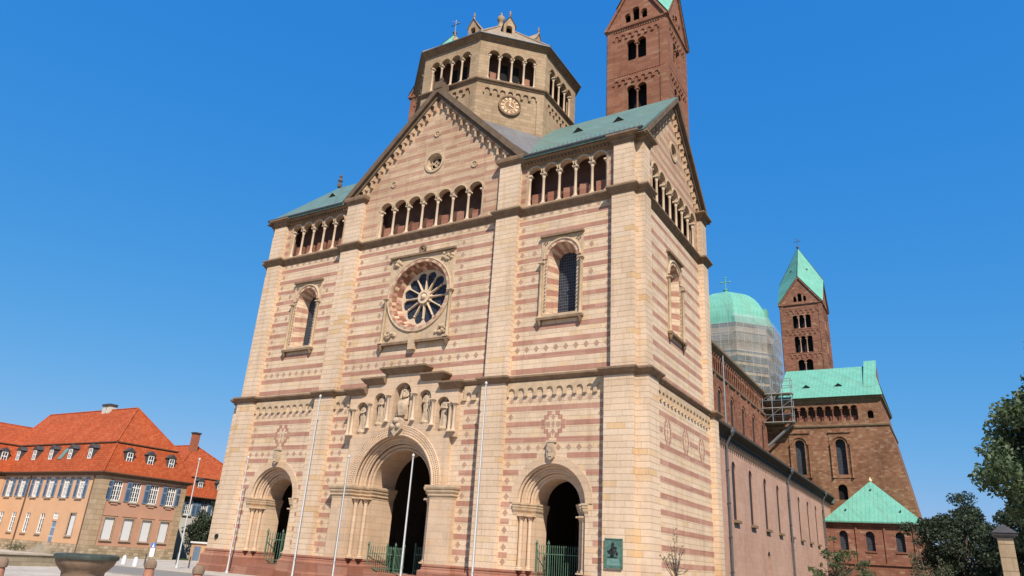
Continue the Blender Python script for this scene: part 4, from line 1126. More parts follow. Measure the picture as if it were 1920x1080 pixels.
# south flank, battered
yb = TY+20
P = [(xs(z), z) for z in (-.6, 13, 27.2, 32)]
for (x0, z0), (x1, z1) in zip(P, P[1:]): b.poly([(x0, TY, z0), (x0, yb, z0), (x1, yb, z1), (x1, TY, z1)])
b.poly([(9, yb, -.6), (xs(-.6), yb, -.6), (29.1, yb, 32), (9, yb, 32)])
TR = b.build('transept', 'transept', CA)
b = MB()
b.sweep([(9, TY), (xs(27.2), TY), (xs(27.2), yb)], [(0, 26.9), (.2, 27.0), (.25, 27.25), (-.1, 27.4)])
b.sweep([(9, TY), (29.1, TY), (29.1, yb)], [(0, 31.3), (.15, 31.4), (.2, 31.7), (.5, 31.8), (.55, 32.2), (-.5, 32.3)])
b.build('cornice', 'cornice', TR)
F = West(TY); gallery(F, 14.3, 25.6, 8, 28.0, 30.72, .3, TR, 1.6, .13, True, 'redwall', True, .45)
for c in bw:
    b = MB(F); b.face([(c-.9, 18.6, .85), (c+.9, 18.6, .85), (c+.9, 25, .85), (c-.9, 25, .85)]); w = b.build('window', 'glass', TR)
    b = MB(F); b.plate(rect(c-1.75, c+1.75, 18.2, 25.9), [arch_poly(c, 18.75, 24.0, 1.2, 14)], -.1, .02, 0)
    b.ring(c, 24.0, 1.2, 1.4, 0, pi, -.18, .0, 16, 0)
    for s in (-1, 1): b.lathe(c+s*1.55, -.2, [(.22, 18.2), (.14, 18.5), (.14, 23.6), (.25, 23.9)], 8)
    b.box(c-1.85, c+1.85, 25.9, 26.05, -.3, .02); b.build('frame', 'transept', w, 40)
for c, z0, z1, hw in ((27.4, 28.2, 29.7, .55), (21.7, 14.5, 17.3, .8)):
    b = MB(F); b.face([(c-hw, z0, .7), (c+hw, z0, .7), (c+hw, z1, .7), (c-hw, z1, .7)]); b.build('window', 'dark', TR)
b = MB()
A = [(12.4, 91.6, 32.15), (29.7, 91.6, 32.15), (28.0, 102.3, 40.0), (12.4, 102.3, 40.0)]; b.poly(A)
b.poly([(12.4, 113, 32.15), (29.7, 113, 32.15), (28.0, 102.3, 40.0), (12.4, 102.3, 40.0)]); b.poly([(12.4, 91.6, 32.15), (12.4, 113, 32.15), (12.4, 102.3, 40.0)])
b.poly([(29.7, 91.6, 32.15), (29.7, 113, 32.15), (28.4, 102.3, 32.15)])
R = b.build('roof', 'copper', TR)
b = MB(South(28.3)); b.extr([(93.8, 32.5), (110.8, 32.5), (102.3, 40.7)], -.3, 1.6)
b.build('gable', 'transept', TR)
b = MB(); b.poly([(26.6, 94.4, 34.3), (28.7, 94.4, 34.3), (28.7, 102.3, 41.0), (26.6, 102.3, 41.0)]); b.poly([(26.6, 94.4, 34.3), (26.6, 102.3, 41), (26.6, 102.3, 40), (26.6, 94.4, 33.8)]); b.poly([(26.6, 94.4, 34.3), (28.7, 94.4, 34.3), (28.7, 94.4, 33.5), (26.6, 94.4, 33.5)]); b.build('raised_roof', 'copper', TR)
for x in (17.0, 22.5):
    b = MB(); y, z = 95.3, 34.95
    b.poly([(x-.8, y-.3, z-.1), (x, y-.35, z+.45), (x, y+.9, z+.8)]); b.poly([(x+.8, y-.3, z-.1), (x, y-.35, z+.45), (x, y+.9, z+.8)]); v = b.build('roof_vent', 'copper', R)
    b = MB(); b.poly([(x-.7, y-.28, z-.1), (x+.7, y-.28, z-.1), (x, y-.3, z+.38)]); b.build('opening', 'dark', v)

# ---- crossing dome
DC = (0.0, 108.0); DA = 8.7
b = MB(); q = octpts(DA, DC)
b.sweep(q, [(0, 30), (0, 50.0), (.3, 50.1), (.5, 50.4), (-.2, 50.6)], 0, True); D = b.build('crossing_dome', 'quoin', CA); D['label'] = 'crossing dome wrapped in scaffold netting'
b = MB(); n = 10; rows = []
for i in range(n+1):
    t = pi/2*i/n; r = (DA+.35)*cos(t)**.92 if i < n else 0.0; z = 50.5+9.6*sin(t)
    rows.append([(x, y, z) for x, y in octpts(max(r, .02), DC)])
for A, B in zip(rows, rows[1:]):
    for i in range(8): j = (i+1) % 8; b.poly([A[i], A[j], B[j], B[i]])
r = b.build('dome_roof', 'copper', D)
b = MB(); b.lathe(DC[0], DC[1], [(1.5, 59.9), (1.6, 60.1), (1.4, 60.2), (.5, 60.3), (.4, 60.9), (.6, 61.2), (.25, 61.5)], 12)
x, y = DC; b.tube((x, y, 61.4), (x, y, 64.2), .12); b.tube((x-.95, y, 63.1), (x+.95, y, 63.1), .12)
for dx, dz in ((-.95, 63.1), (.95, 63.1), (0, 64.2)): b.ball((x+dx, y, dz), .22, 6, 5)
b.build('cross', 'copper', r)
b = MB(); b.box(7.4, 8.6, 52.6, 55.4, DC[1]-1, DC[1]+1); b.build('lucarne', 'copper', r)
bell_tower(10.4, 113, 8.6, 30, 57.7, [(41.5, 45.2, 3.2, 2), (46.7, 50.4, 3.9, 3), (52.2, 55.2, 3.9, 3)], ('redwall', 'aisle'), 'redwall', 'copper', 'distant bell tower with bright green spire above the transept', (-90, 0, 90, 180), hgt=14.6, ghgt=6.1)

# ---- double chapel on the south side
b = MB(West(85)); cw = [21.95, 25.75, 29.9]
b.plate(rect(19.45, 32.9, -.6, 10.4), [arch_poly(c, 6.35, 8.6, .62, 10) for c in cw], 0, .7, 0)
for u in (23.85, 27.85, 31.85): b.box(u-.14, u+.14, 4.6, 10.3, -.16, .02)
b.box(19.5, 33, 4.35, 4.6, -.22, .02); b.box(19.5, 33, 9.95, 10.4, -.25, .02)
b.box(20.5, 21.5, -.6, 3.2, -.02, .02)
b.F = South(32.9); b.box(85.05, 95, -.6, 10.4, 0, .6); b.box(85.0, 86.2, -.6, 10.0, -.5, 0.0)
CH = b.build('chapel', 'redwall', CA); CH['label'] = 'low red chapel with a green pyramid roof'
b = MB(); A = [(19.2, 84.3, 10.65), (33.5, 84.3, 10.65), (33.5, 95.5, 10.65), (19.2, 95.5, 10.65)]; t = (26.3, 90, 17.4)
for i in range(4): b.poly([A[i], A[(i+1) % 4], t])
b.sweep([(33.5, 95.5), (19.2, 95.5), (19.2, 84.3), (33.5, 84.3)][::1], [(0, 10.45), (.02, 10.65)])
R = b.build('roof', 'copper', CH)
b = MB(); b.box(19.3, 33.4, 10.4, 10.62, 84.45, 85.05); b.build('eaves_board', 'cornice', CH)
b = MB(); b.lathe(26.3, 90, [(.2, 17.3), (.28, 17.5), (.1, 17.8), (.02, 18.1)], 8); b.build('finial', 'gold', R)
b = MB()
for x, z in ((22.6, 12.4), (26.3, 15.8), (30.4, 12.3)): y = 84.3+(z-10.65)/(6.75)*5.7; b.box(x-.1, x+.1, z, z+.22, y-.3, y)
b.build('roof_hook', 'slate', R)
for c in cw:
    b = MB(West(85)); b.face([(c-.65, 6.3, .5), (c+.65, 6.3, .5), (c+.65, 9.3, .5), (c-.65, 9.3, .5)]); w = b.build('window', 'glass', CH)
    b = MB(West(85)); b.box(c-.8, c+.8, 6.12, 6.33, -.12, .4); b.ring(c, 8.6, .62, .8, 0, pi, -.06, .02, 10); b.build('sill', 'redwall', w)
b = MB(West(85)); b.face([(24.3, 1.0, -.03), (26.0, 1.0, -.03), (26.0, 3.4, -.03), (24.3, 3.4, -.03)]); b.build('door', 'woodtrim', CH)

# ================================================================== scaffold round the dome
SC = thing('scaffold', 'white tube scaffold with pale netting wrapped around the green dome drum', 'scaffold', (DC[0], DC[1]-9, 33))
qa = octpts(10.2, DC)
b = MB()
b.sweep([qa[i] for i in (4, 5, 6, 7, 0, 1)], [(0, 46.3), (0, 50.2)]); b.build('net', 'net', SC)
b = MB(); b.sweep([qa[i] for i in (4, 5, 6, 7, 0, 1)], [(0, 34), (0, 46.2)]); b.build('net', 'netthin', SC)
b = MB(); b.sweep([qa[i] for i in (6, 7, 0, 1)], [(-.35, 50.3), (-.9, 52.4)]); b.build('net', 'netthin', SC)
b = MB(); b.sweep([qa[i] for i in (7, 0)], [(.12, 36), (.12, 51)]); b.build('net', 'netthin', SC)
b = MB()
for i in (4, 5, 6, 7, 0):
    p, q2 = qa[i], qa[i+1 if i < 7 else 0]
    for k in range(5):
        t = k/5; x = p[0]+(q2[0]-p[0])*t; y = p[1]+(q2[1]-p[1])*t; b.tube((x, y, 33.2), (x, y, 50.6), .045, .045, 5)
    for z in [36+2*k for k in range(8)]: b.tube((p[0], p[1], z), (q2[0], q2[1], z), .04, .04, 5)
b.build('tubes', 'steel', SC)
b = MB()       # decks
for z in (36.0, 38.0, 40.0, 42.0, 44.0): b.sweep([qa[i] for i in (5, 6, 7, 0)], [(-1.0, z), (0, z), (0, z+.12), (-1.0, z+.12)])
b.build('decks', 'steel', SC)
b = MB()       # stair tower standing where nave and transept meet
for x in (9.9, 11.6, 13.3, 15.0):
    for y in (90.2, 91.9): b.tube((x, y, 27.6), (x, y, 35.6), .07, .07, 5)
for z in [27.8+1.3*k for k in range(7)]:
    for y in (90.2, 91.9): b.tube((9.7, y, z), (15.2, y, z), .055, .055, 5)
    for x in (9.9, 11.6, 13.3, 15.0): b.tube((x, 90.2, z), (x, 91.9, z), .055, .055, 5)
for k in range(5): b.tube((9.9+1.7*(k % 3), 90.15, 27.8+1.3*k), (11.6+1.7*(k % 3), 90.15, 29.1+1.3*k), .06, .06, 5)
b.tube((9.8, 91.0, 23.2), (15.2, 91.4, 28.0), .25, .25, 5)
b.build('stair_tower', 'steel', SC)
b = MB()
for z in (27.8, 30.4, 33.0): b.box(9.7, 15.2, z-.1, z-.02, 90.1, 92.0)
b.build('planks', 'coping', SC)

# ================================================================== statues in the niches
def statue(x, zb, h, label, seed, kind):
    rnd = random.Random(seed)
    y = .52; T = thing('statue', label, 'statue', (x, y, zb), 'statues in the niches above the central portal')
    p = MB(); 
    if kind == 'seated': p.box(x-.62, x+.62, zb, zb+.3, .3, .86); p.lathe(x, .5, [(.3, zb-.35), (.62, zb)], 10)
    else: p.lathe(x, .42, [(.12, zb-.5), (.3, zb-.2), (.42, zb), (.40, zb+.16), (.36, zb+.2)], 12)
    p.build('pedestal', 'trim', T)
    b = MB(); z0 = zb+(.3 if kind == 'seated' else .2); H = h; n = 20
    if kind == 'seated':
        prof = [(0, .50, .36, .0), (.12, .5, .38, -.05), (.3, .46, .42, -.12), (.42, .44, .40, -.1), (.5, .36, .26, .05), (.62, .36, .22, .08), (.74, .40, .2, .08), (.8, .3, .17, .06), (.83, .11, .10, .04)]
    else:
        sway = rnd.uniform(-.04, .04)
        prof = [(0, .34, .26, 0), (.08, .32, .25, 0), (.3, .27, .22, 0), (.5, .28, .22, -.02), (.62, .25, .2, -.02), (.72, .31, .2, 0), (.8, .33, .18, 0), (.845, .22, .15, 0), (.865, .09, .09, 0)]
    rows = []
    ph = rnd.uniform(0, 6); kf = rnd.choice([6, 7, 8])
    for t, rx, ry, dy in prof:
        row = []
        for i in range(n):
            a = 2*pi*i/n; f = 1.16+(.26*(1-t)**.6)*cos(kf*a+ph+t*3) if t < .8 else 1.12
            row.append((x+rx*f*cos(a), y+dy+ry*f*sin(a), z0+t*H))
        rows.append(b.pts(row))
    for A, B in zip(rows, rows[1:]):
        for i in range(n): j = (i+1) % n; b.quadidx((A+i, A+j, B+j, B+i), 0)
    hz = z0+H*.925; hr = H*.07
    b.ball((x, y-.02, hz), hr, 10, 8, 0, (.86, .95, 1.25)); b.tube((x, y, z0+H*.84), (x, y-.01, hz), hr*.62, hr*.6, 8)
    b.ball((x, y-hr*.95, hz-.01), hr*.22, 5, 4)                        # nose
    b.ball((x, y-hr*.55, hz-hr*.95), hr*.6, 7, 5, 0, (.8, .7, 1.2)) if kind in ('book', 'staff') else b.ball((x, y+.03, hz+.02), hr*1.18, 8, 6, 0, (1, .9, 1.2))
    def arm(s, hand):
        sh = Vector((x+s*.30, y-.02, z0+H*.79)); el = Vector((x+s*.38, y-.12, z0+H*.60)); hd = Vector(hand)
        b.tube(sh, el, .1, .09, 7); b.tube(el, hd, .09, .06, 7); b.ball(hd, .075, 7, 5)
        for k in range(4): b.tube(hd+Vector((-.04+.026*k, -.03, .0)), hd+Vector((-.04+.03*k, -.09, -.05)), .016, .012, 4)
    cz = z0+H*.62
    if kind == 'book': arm(-1, (x-.1, y-.30, cz)); arm(1, (x+.12, y-.30, cz-.02)); b.box(x-.16, x+.16, cz-.05, cz+.28, y-.34, y-.27)
    elif kind == 'staff': arm(1, (x+.36, y-.28, cz+.1)); arm(-1, (x-.08, y-.3, cz-.06)); b.tube((x+.38, y-.3, z0+.02), (x+.38, y-.3, z0+H*.98), .035)
    elif kind == 'seated':
        arm(-1, (x-.18, y-.34, z0+H*.52)); arm(1, (x+.22, y-.32, z0+H*.56))
        b.ball((x+.12, y-.34, z0+H*.6), .17, 8, 6, 0, (1, .9, 1.5)); b.ball((x+.12, y-.36, z0+H*.75), .1, 8, 6)      # child on the lap
        for k in range(7): b.ball((x-.12+.04*k, y-.02, hz+hr*1.3), .045, 5, 4)
    else: arm(-1, (x-.06, y-.3, cz)); arm(1, (x+.06, y-.31, cz+.02))
    b.build('figure', 'relief', T, 60)
statue(-4.2, 11.05, 2.3, 'lowest statue at the far left of the niches, hands folded', 1, 'fold')
statue(-2.35, 11.6, 2.45, 'standing statue in the niche just left of the seated figure', 2, 'book')
statue(0, 11.95, 2.75, 'seated crowned statue with a child in the tall middle niche', 3, 'seated')
statue(2.35, 11.6, 2.45, 'standing statue in the niche just right of the seated figure', 4, 'staff')
statue(4.2, 11.05, 2.35, 'lowest statue at the far right of the niches, in heavy folds', 5, 'book')

# ================================================================== gates, plaque, flagpoles
def railing(b, F, u0, u1, v0, v1, n, posts=(True, True)):
    for v in (v0+.25, v1-.45): b.box(u0, u1, v, v+.06, -.025, .025)
    for k in range(n+1):
        u = u0+(u1-u0)*k/n; p = (k == 0 and posts[0]) or (k == n and posts[1])
        r = .06 if p else .024
        b.lathe(u, 0, [(r, v0), (r, v1+(.2 if p else 0)), (r*1.8, v1+(.26 if p else .04)), (.01, v1+(.5 if p else .18))], 6)
def gate(label, leaves):
    P = leaves[0]; T = thing('iron_gate', label, 'gate', (P[0], P[1], .34), None)
    for (x0, y0, x1, y1, v1, n) in leaves:
        L = hypot(x1-x0, y1-y0); a = math.degrees(atan2(y1-y0, x1-x0))-90
        b = MB(Fr(x0, y0, a)); railing(b, b.F, 0, L, .36, v1, n); b.build('gate_leaf', 'iron', T)
    return T
gate('green iron gate leaf folded against the jamb of the left side portal', [(-15.4, 2.3, -14.6, 3.3, 2.75, 6), (-14.6, 3.3, -12.2, 3.3, 2.75, 14)])
gate('green iron railing gate standing open in the tall central portal', [(-2.78, 1.5, -1.9, 3.75, 2.15, 12), (-2.75, 3.75, -1.0, 3.75, 2.1, 12), (.12, 3.75, 2.8, 3.75, 2.25, 16)])
gate('green iron railing gate closing the right side portal', [(12.15, 1.9, 12.7, 2.6, 2.85, 5), (12.7, 2.6, 15.45, 2.6, 2.85, 16)])

PQ = thing('wall_plaque', 'green bronze relief plaque fixed low on the right corner pier', 'plaque', (18.74, -.05, 1.85))
b = MB(WORLD); b.box(18.2, 19.28, 1.85, 3.5, -.1, .0); 
for a in ((18.16, 19.32, 3.5, 3.56), (18.16, 19.32, 1.79, 1.85), (18.14, 18.2, 1.79, 3.56), (19.28, 19.34, 1.79, 3.56)): b.box(a[0], a[1], a[2], a[3], -.14, .0)
b.build('plate', 'bronze', PQ)
b = MB(WORLD); rnd = random.Random(3)
b.tube((18.72, -.12, 2.55), (18.72, -.13, 3.15), .10, .07, 8); b.ball((18.72, -.14, 3.26), .085, 8, 6)
b.tube((18.68, -.13, 3.05), (18.5, -.14, 2.8), .05, .04, 6); b.tube((18.76, -.13, 3.05), (18.98, -.14, 3.0), .05, .04, 6)
for k in range(12): b.ball((rnd.uniform(18.36, 19.12), -.1, rnd.uniform(2.5, 2.85)), rnd.uniform(.05, .09), 7, 5, 0, (1, .5, 1.2))
b.build('relief_figures', 'black', PQ, 50)
b = MB(WORLD); b.box(18.34, 19.0, 2.42, 2.46, -.13, -.09); b.build('line', 'black', PQ)
b = MB(WORLD); b.box(18.3, 19.16, 1.95, 2.36, -.112, -.09); b.build('lower_panel', 'bronzehi', PQ)
PL = MB(WORLD); PL.lathe(-19.2, -.0, [(.0, 2.05), (.02, 2.1)], 6)
b = MB(West(-.02)); b.ring(-19.25, 2.3, 0, .16, 0, 2*pi, -.06, .02, 14); b.ring(-19.25, 2.3, .15, .2, 0, 2*pi, -.1, .02, 14)
tag(b.build('round_medallion', 'black'), 'small dark round medallion low on the left corner pier', 'medallion')

def flagpole(x, y, h, r, label, grp):
    T = thing('flagpole', label, 'flagpole', (x, y, -.55), grp)
    b = MB(); b.lathe(x, y, [(r*2.2, -.55), (r*2.2, -.4), (r*1.25, -.36), (r*1.25, -.1), (r, 0), (r*.72, -.55+h-.25)], 10); b.build('pole', 'pole', T, 50)
    b = MB(); z = -.55+h; b.lathe(x, y, [(r*.9, z-.25), (r*1.5, z-.2), (r*1.5, z-.1), (r*1.0, z-.05), (r*.3, z)], 10); b.build('truck', 'pole', T, 50)
    b = MB(); b.tube((x+r*1.6, y-.02, .9), (x+r*1.25, y-.02, z-.2), .012, .012, 4); b.box(x+r*.9, x+r*2.0, .85, 1.0, y-.04, y+.04); b.build('halyard', 'steel', T)
g = 'white flagpoles in front of the west front'
flagpole(-22.1, -1.34, 9.55, .065, 'short white flagpole left of the cathedral, in front of the pink house', g)
flagpole(-15.45, -1.34, 9.6, .065, 'short white flagpole at the left corner pier', g)
flagpole(-3.55, -1.34, 9.5, .065, 'short white flagpole at the left jamb of the central portal', g)
flagpole(2.95, -1.34, 9.5, .07, 'short white flagpole standing before the dark central doorway', g)
flagpole(-7.8, -1.34, 14.65, .07, 'tall white flagpole before the left pilaster', g)
flagpole(9.05, -1.34, 14.65, .07, 'tall white flagpole before the right pilaster', g)

# ================================================================== houses on the square
def mansard(T, x0, x1, y0, y1, ze, zb, zr, ins, ridge, name='roof', ov=.55):
    b = MB()
    e = [(x0-ov, y0-ov), (x1+ov, y0-ov), (x1+ov, y1+ov), (x0-ov, y1+ov)]
    k = [(x0+ins, y0+ins), (x1-ins, y0+ins), (x1-ins, y1-ins), (x0+ins, y1-ins)]
    lip = [(x0+ins-.22, y0+ins-.22), (x1-ins+.22, y0+ins-.22), (x1-ins+.22, y1-ins+.22), (x0+ins-.22, y1-ins+.22)]
    for i in range(4):
        j = (i+1) % 4; b.poly([(*e[i], ze), (*e[j], ze), (*k[j], zb), (*k[i], zb)])
    (rx0, ry0), (rx1, ry1) = ridge
    L = [(*p, zb) for p in lip]; r0 = (rx0, ry0, zr); r1 = (rx1, ry1, zr)
    if abs(rx1-rx0) > abs(ry1-ry0):
        b.poly([L[0], L[1], r1, r0]); b.poly([L[1], L[2], r1]); b.poly([L[2], L[3], r0, r1]); b.poly([L[3], L[0], r0])
    else:
        b.poly([L[1], L[2], r1, r0]); b.poly([L[0], L[1], r0]); b.poly([L[3], L[0], r0, r1]); b.poly([L[2], L[3], r1])
    R = b.build(name, 'tile', T)
    b = MB()
    b.sweep(e, [(-.45, ze-.42), (-.05, ze-.22), (.06, ze-.08), (.06, ze+.02), (-.1, ze+.05)], 0, True)
    b.sweep(lip, [(-.3, zb-.16), (.02, zb-.1), (.02, zb+.01)], 0, True)
    b.build('eaves', 'woodtrim', T)
    b = MB()
    for p, q in ((L[0], r0), (L[1], r1 if abs(rx1-rx0) > abs(ry1-ry0) else r0), (L[2], r1), (r0, r1)): b.tube(p, q, .11, .11, 6)
    for p, q in zip(e, k): b.tube((*p, ze+.03), (*q, zb), .1, .1, 6)
    b.build('ridge_tiles', 'tile', R)
    return R
HOLES = []
def house_window(T, F, u, v0, v1, w, cols=2, rows=4, shut=0, sill=True, blind=False, lab=None):
    b = MB(F); hw = w/2; HOLES.append(rect(u-hw, u+hw, v0, v1))
    b.box(u-hw-.02, u+hw+.02, v0-.02, v1+.02, .12, .2); W_ = b.build('window', 'blind' if blind else 'pane', T)
    b = MB(F)
    if blind:
        for a in ((u-hw-.12, u-hw, v0, v1+.12), (u+hw, u+hw+.12, v0, v1+.12), (u-hw, u+hw, v1, v1+.12)): b.box(a[0], a[1], a[2], a[3], -.07, .1)
        b.build('frame', 'quoin', W_)
    else:
        t = .07
        for a in ((u-hw-.02, u-hw+t, v0, v1), (u+hw-t, u+hw+.02, v0, v1), (u-hw, u+hw, v1-t, v1+.02), (u-hw, u+hw, v0-.02, v0+t+.03)): b.box(a[0], a[1], a[2], a[3], .04, .125)
        for k in range(1, cols*2): x = u-hw+w*k/(cols*2); tt = .05 if k == cols else .022; b.box(x-tt, x+tt, v0, v1, .06, .122)
        for k in range(1, rows): z = v0+(v1-v0)*k/rows; tt = .05 if k == rows-1 else .022; b.box(u-hw, u+hw, z-tt, z+tt, .063, .12)
        b.build('frame', 'white', W_)
    if sill:
        b = MB(F); b.box(u-hw-.15, u+hw+.15, v0-.16, v0-.03, -.16, .1); b.build('sill', 'coping', W_)
    if shut:
        for s in (-1, 1):
            if shut == 1 or shut == s*2 or shut == 3:
                a, c = sorted((u+s*(hw+.04), u+s*(hw+.04+shutw)))
                b = MB(F); b.box(a, c, v0, v1, -.09, -.03); S_ = b.build('shutter', 'shutter', T)
                b = MB(F)
                for z0, z1 in ((v0+.12, v0+(v1-v0)*.62), (v0+(v1-v0)*.7, v1-.12)): b.box(a+.1, c-.1, z0, z1, -.1, -.085)
                b.build('louvre', 'louvre', S_)
    return W_
def dormer(T, F, u, v, w=1.15, h=1.35, depth=2.2, mat='slate'):
    b = MB(F); hw = w/2
    b.box(u-hw, u+hw, v, v+h, -.02, depth); 
    b.extr([(u-hw-.12, v+h), (u+hw+.12, v+h), (u, v+h+.5)], -.16, depth)
    D_ = b.build('dormer', mat, T)
    b = MB(F); b.box(u-hw*.55, u+hw*.55, v+.15, v+h-.1, -.05, .1); w_ = b.build('pane', 'pane', D_)
    b = MB(F)
    for a in ((-.62, -.48), (.48, .62), (-.05, .05)): b.box(u+hw*a[0], u+hw*a[1], v+.08, v+h-.04, -.09, -.03)
    for z in (v+.08, v+h*.5, v+h-.14): b.box(u-hw*.6, u+hw*.6, z, z+.1, -.095, -.035)
    b.build('frame', 'white', D_)

HX, HY = -45.5, 3.8
PH = thing('pink_house', 'long pink house with orange mansard roof and blue shutters, left of the cathedral', 'house', (-57, 9.4, -.55))
b = MB(); b.box(-72, HX-.3, .5, 8.5, HY+.3, 14.6); b.build('wall_core', 'pinkplaster', PH)
b = MB(); b.box(-72, HX+.12, -.6, .62, HY-.12, 14.72); b.build('stone_base', 'rubble', PH)
b = MB(); b.box(HX-1.6, HX+.1, .6, 8.2, HY-.1, HY+.9); b.build('quoins', 'quoin', PH); b = MB(); b.box(HX-.6, HX+.1, .6, 8.2, 13.75, 14.7)
b.build('quoins', 'quoin', PH)
b = MB(); b.sweep([(-72, HY), (HX, HY), (HX, 14.6), (-72, 14.6)], [(0, 7.95), (.12, 8.05), (.15, 8.25), (.4, 8.4), (.4, 8.5), (-.2, 8.52)]); b.build('cornice', 'coping', PH)
shutw = .62
F = West(HY)
for i, x in enumerate((-65.6, -62.55, -59.3, -56.0, -52.7, -49.45)):
    house_window(PH, F, x, 5.6, 7.85, 1.15, 2, 4, 1)
for x in (-65.6, -62.6, -59.3, -56.05): house_window(PH, F, x, 1.5, 3.75, .95, 1, 4, 0)
house_window(PH, F, -49.55, 1.5, 3.85, 1.15, 1, 4, 0, True, True)
house_window(PH, F, -53.2, 3.15, 3.85, 1.0, 2, 2, 0, False)
HOLES.append(rect(-53.7, -52.7, .56, 2.95))
b = MB(F); b.box(-53.72, -52.68, .3, 2.95, .1, .16); d = b.build('door', 'door', PH)
b = MB(F); 
for z0, z1 in ((.5, 1.2), (1.4, 2.2)):
    for u in (-53.6, -53.15): b.box(u, u+.38, z0, z1, .07, .11)
b.box(-53.6, -52.8, 2.35, 2.85, .08, .11); b.build('door_panel', 'shutter', d)
b = MB(F); b.box(-54.4, -52.0, -.55, -.3, -1.6, 0); b.box(-54.2, -52.2, -.3, .0, -1.2, 0); b.box(-54, -52.4, 0, .3, -.8, 0); b.build('doorstep', 'coping', PH)
b = MB(F); b.plate(rect(-72, HX, .5, 8.5), HOLES, 0, .3, 0); b.build('west_wall', 'ochre', PH); HOLES = []
F = South(HX); shutw = .66
for i, y in enumerate((5.72, 8.05, 10.4, 12.75)):
    house_window(PH, F, y, 5.5, 7.7, 1.15, 2, 4, 3 if i == 3 else -2)
    house_window(PH, F, y, 1.3, 3.65, 1.2, 1, 4, 0, True, True)
    b = MB(F); b.box(y-.4, y+.4, 5.1, 5.25, -.1, 0); b.build('moulding', 'pinkplaster', PH); b = MB(F); b.box(y-.9, y+.9, 3.85, 3.95, -.07, 0); b.build('moulding', 'pinkplaster', PH)
b = MB(F); b.plate(rect(HY, 14.6, .5, 8.5), HOLES, 0, .3, 0); b.build('south_wall', 'pinkplaster', PH); HOLES = []
RFH = mansard(PH, -72.5, HX, HY, 14.6, 8.5, 12.2, 17.2, 1.45, ((-72, 9.3), (-51.3, 9.3)))
for x in (-66.6, -62.6, -58.7, -54.4, -50.1): dormer(PH, West(HY+.35), x, 10.0)
for y in (6.45, 9.2, 12.05): dormer(PH, South(HX-.35), y, 9.75)
b = MB(West(HY+.7)); b.face([(-56.9, 10.1, -.47), (-56.0, 10.1, -.47), (-56.0, 11.5, .27), (-56.9, 11.5, .27)]); b.build('skylight', 'bronzehi', PH)
for x in (-58.3, -57.3):
    b = MB(); b.box(x-.35, x+.35, 16.3, 17.7, 8.9, 9.8); c = b.build('chimney', 'palegrey', RFH)
    b = MB(); b.box(x-.45, x+.42, 17.7, 18.0, 8.8, 9.9); b.build('chimney_cap', 'slate', c)
for x in (-47.1, -60.9):
    b = MB(); b.tube((x, HY-.14, -.5), (x, HY-.14, 8.2), .07, .07, 6); b.build('downpipe', 'woodtrim', PH)

WH = thing('wing_house', 'ochre house wing with red mansard roof at the left edge of the picture', 'house', (-74, -8, -.55))
b = MB(); b.box(-80, -67.65, -.6, 8.0, -24, 3.75); b.build('wall_core', 'ochre', WH)
shutw = .6
for y in (1.5, -1.8, -5.0): house_window(WH, South(-67.35), y, 5.2, 7.3, 1.1, 2, 4, 1); house_window(WH, South(-67.35), y, 1.3, 3.5, 1.0, 1, 4, 0)
b = MB(South(-67.35)); b.plate(rect(-24, 3.75, -.6, 8.0), HOLES, 0, .3, 0); b.build('south_wall', 'ochre', WH); HOLES = []
RW_ = mansard(WH, -81.4, -67.4, -24, 15, 8.5, 12.2, 15.3, 1.45, ((-74.4, -18), (-74.4, 9.5)))
for y in (3.0, -.6, -4.2): dormer(WH, South(-67.75), y, 9.75)

H3 = thing('grey_house', 'pale house with red hipped roof behind the dark bush, beside the cathedral corner', 'house', (-60, 24, -.55))
b = MB(); b.box(-70, -52.3, -.6, 7.3, 16.6, 32); b.build('wall_core', 'palegrey', H3)
shutw = .62
for y in (17.6, 20.2, 22.7, 25.4, 28.0): house_window(H3, South(-52), y, 4.9, 7.0, 1.15, 2, 4, 1)
b = MB(South(-52)); b.plate(rect(16.6, 32, -.6, 7.3), HOLES, 0, .3, 0); b.build('south_wall', 'palegrey', H3); HOLES = []
R3 = mansard(H3, -70, -52, 16.6, 32, 7.3, 10.0, 14.9, 1.1, ((-64, 24), (-58.5, 24)))
for y in (18.4, 21.6, 24.8, 28): dormer(H3, South(-52.3), y, 8.1)
b = MB(); b.box(-58, -57.2, 12.5, 16.4, 22.6, 23.5); c = b.build('chimney', 'brick', R3); b = MB(); b.box(-58.1, -57.1, 16.4, 16.6, 22.5, 23.6); b.build('chimney_cap', 'slate', c)

GW = thing('orange_yard_wall', 'low orange plastered yard wall with pale coping, between pink house and cathedral', 'wall', (-37, 17.2, -.55))
b = MB(); b.box(-45.3, -24, -.6, 1.45, 17.0, 17.4); b.build('wall', 'ochre', GW)
b = MB(); b.box(-45.4, -24, 1.45, 1.65, 16.85, 17.5); b.build('coping', 'white', GW)
b = MB(); b.box(-44.6, -43.4, -.55, 1.1, 16.93, 17.05); b.build('gate_door', 'shutter', GW)
b = MB(); b.box(-40.9, -40.2, -.1, 1.0, 16.94, 17.05); b.build('notice_board', 'white', GW)

b = MB(); b.box(-20.75, -20.25, -.55, .18, -34, -12.6); LW = thing('plaza_wall', 'low grey-brown stone wall behind the stone bowl, at the left edge', 'wall', (-20.5, -23, -.55))
b.build('wall', 'gardenwall', LW); b = MB(); b.box(-20.85, -20.15, .18, .3, -34.1, -12.5); b.build('coping', 'coping', LW)

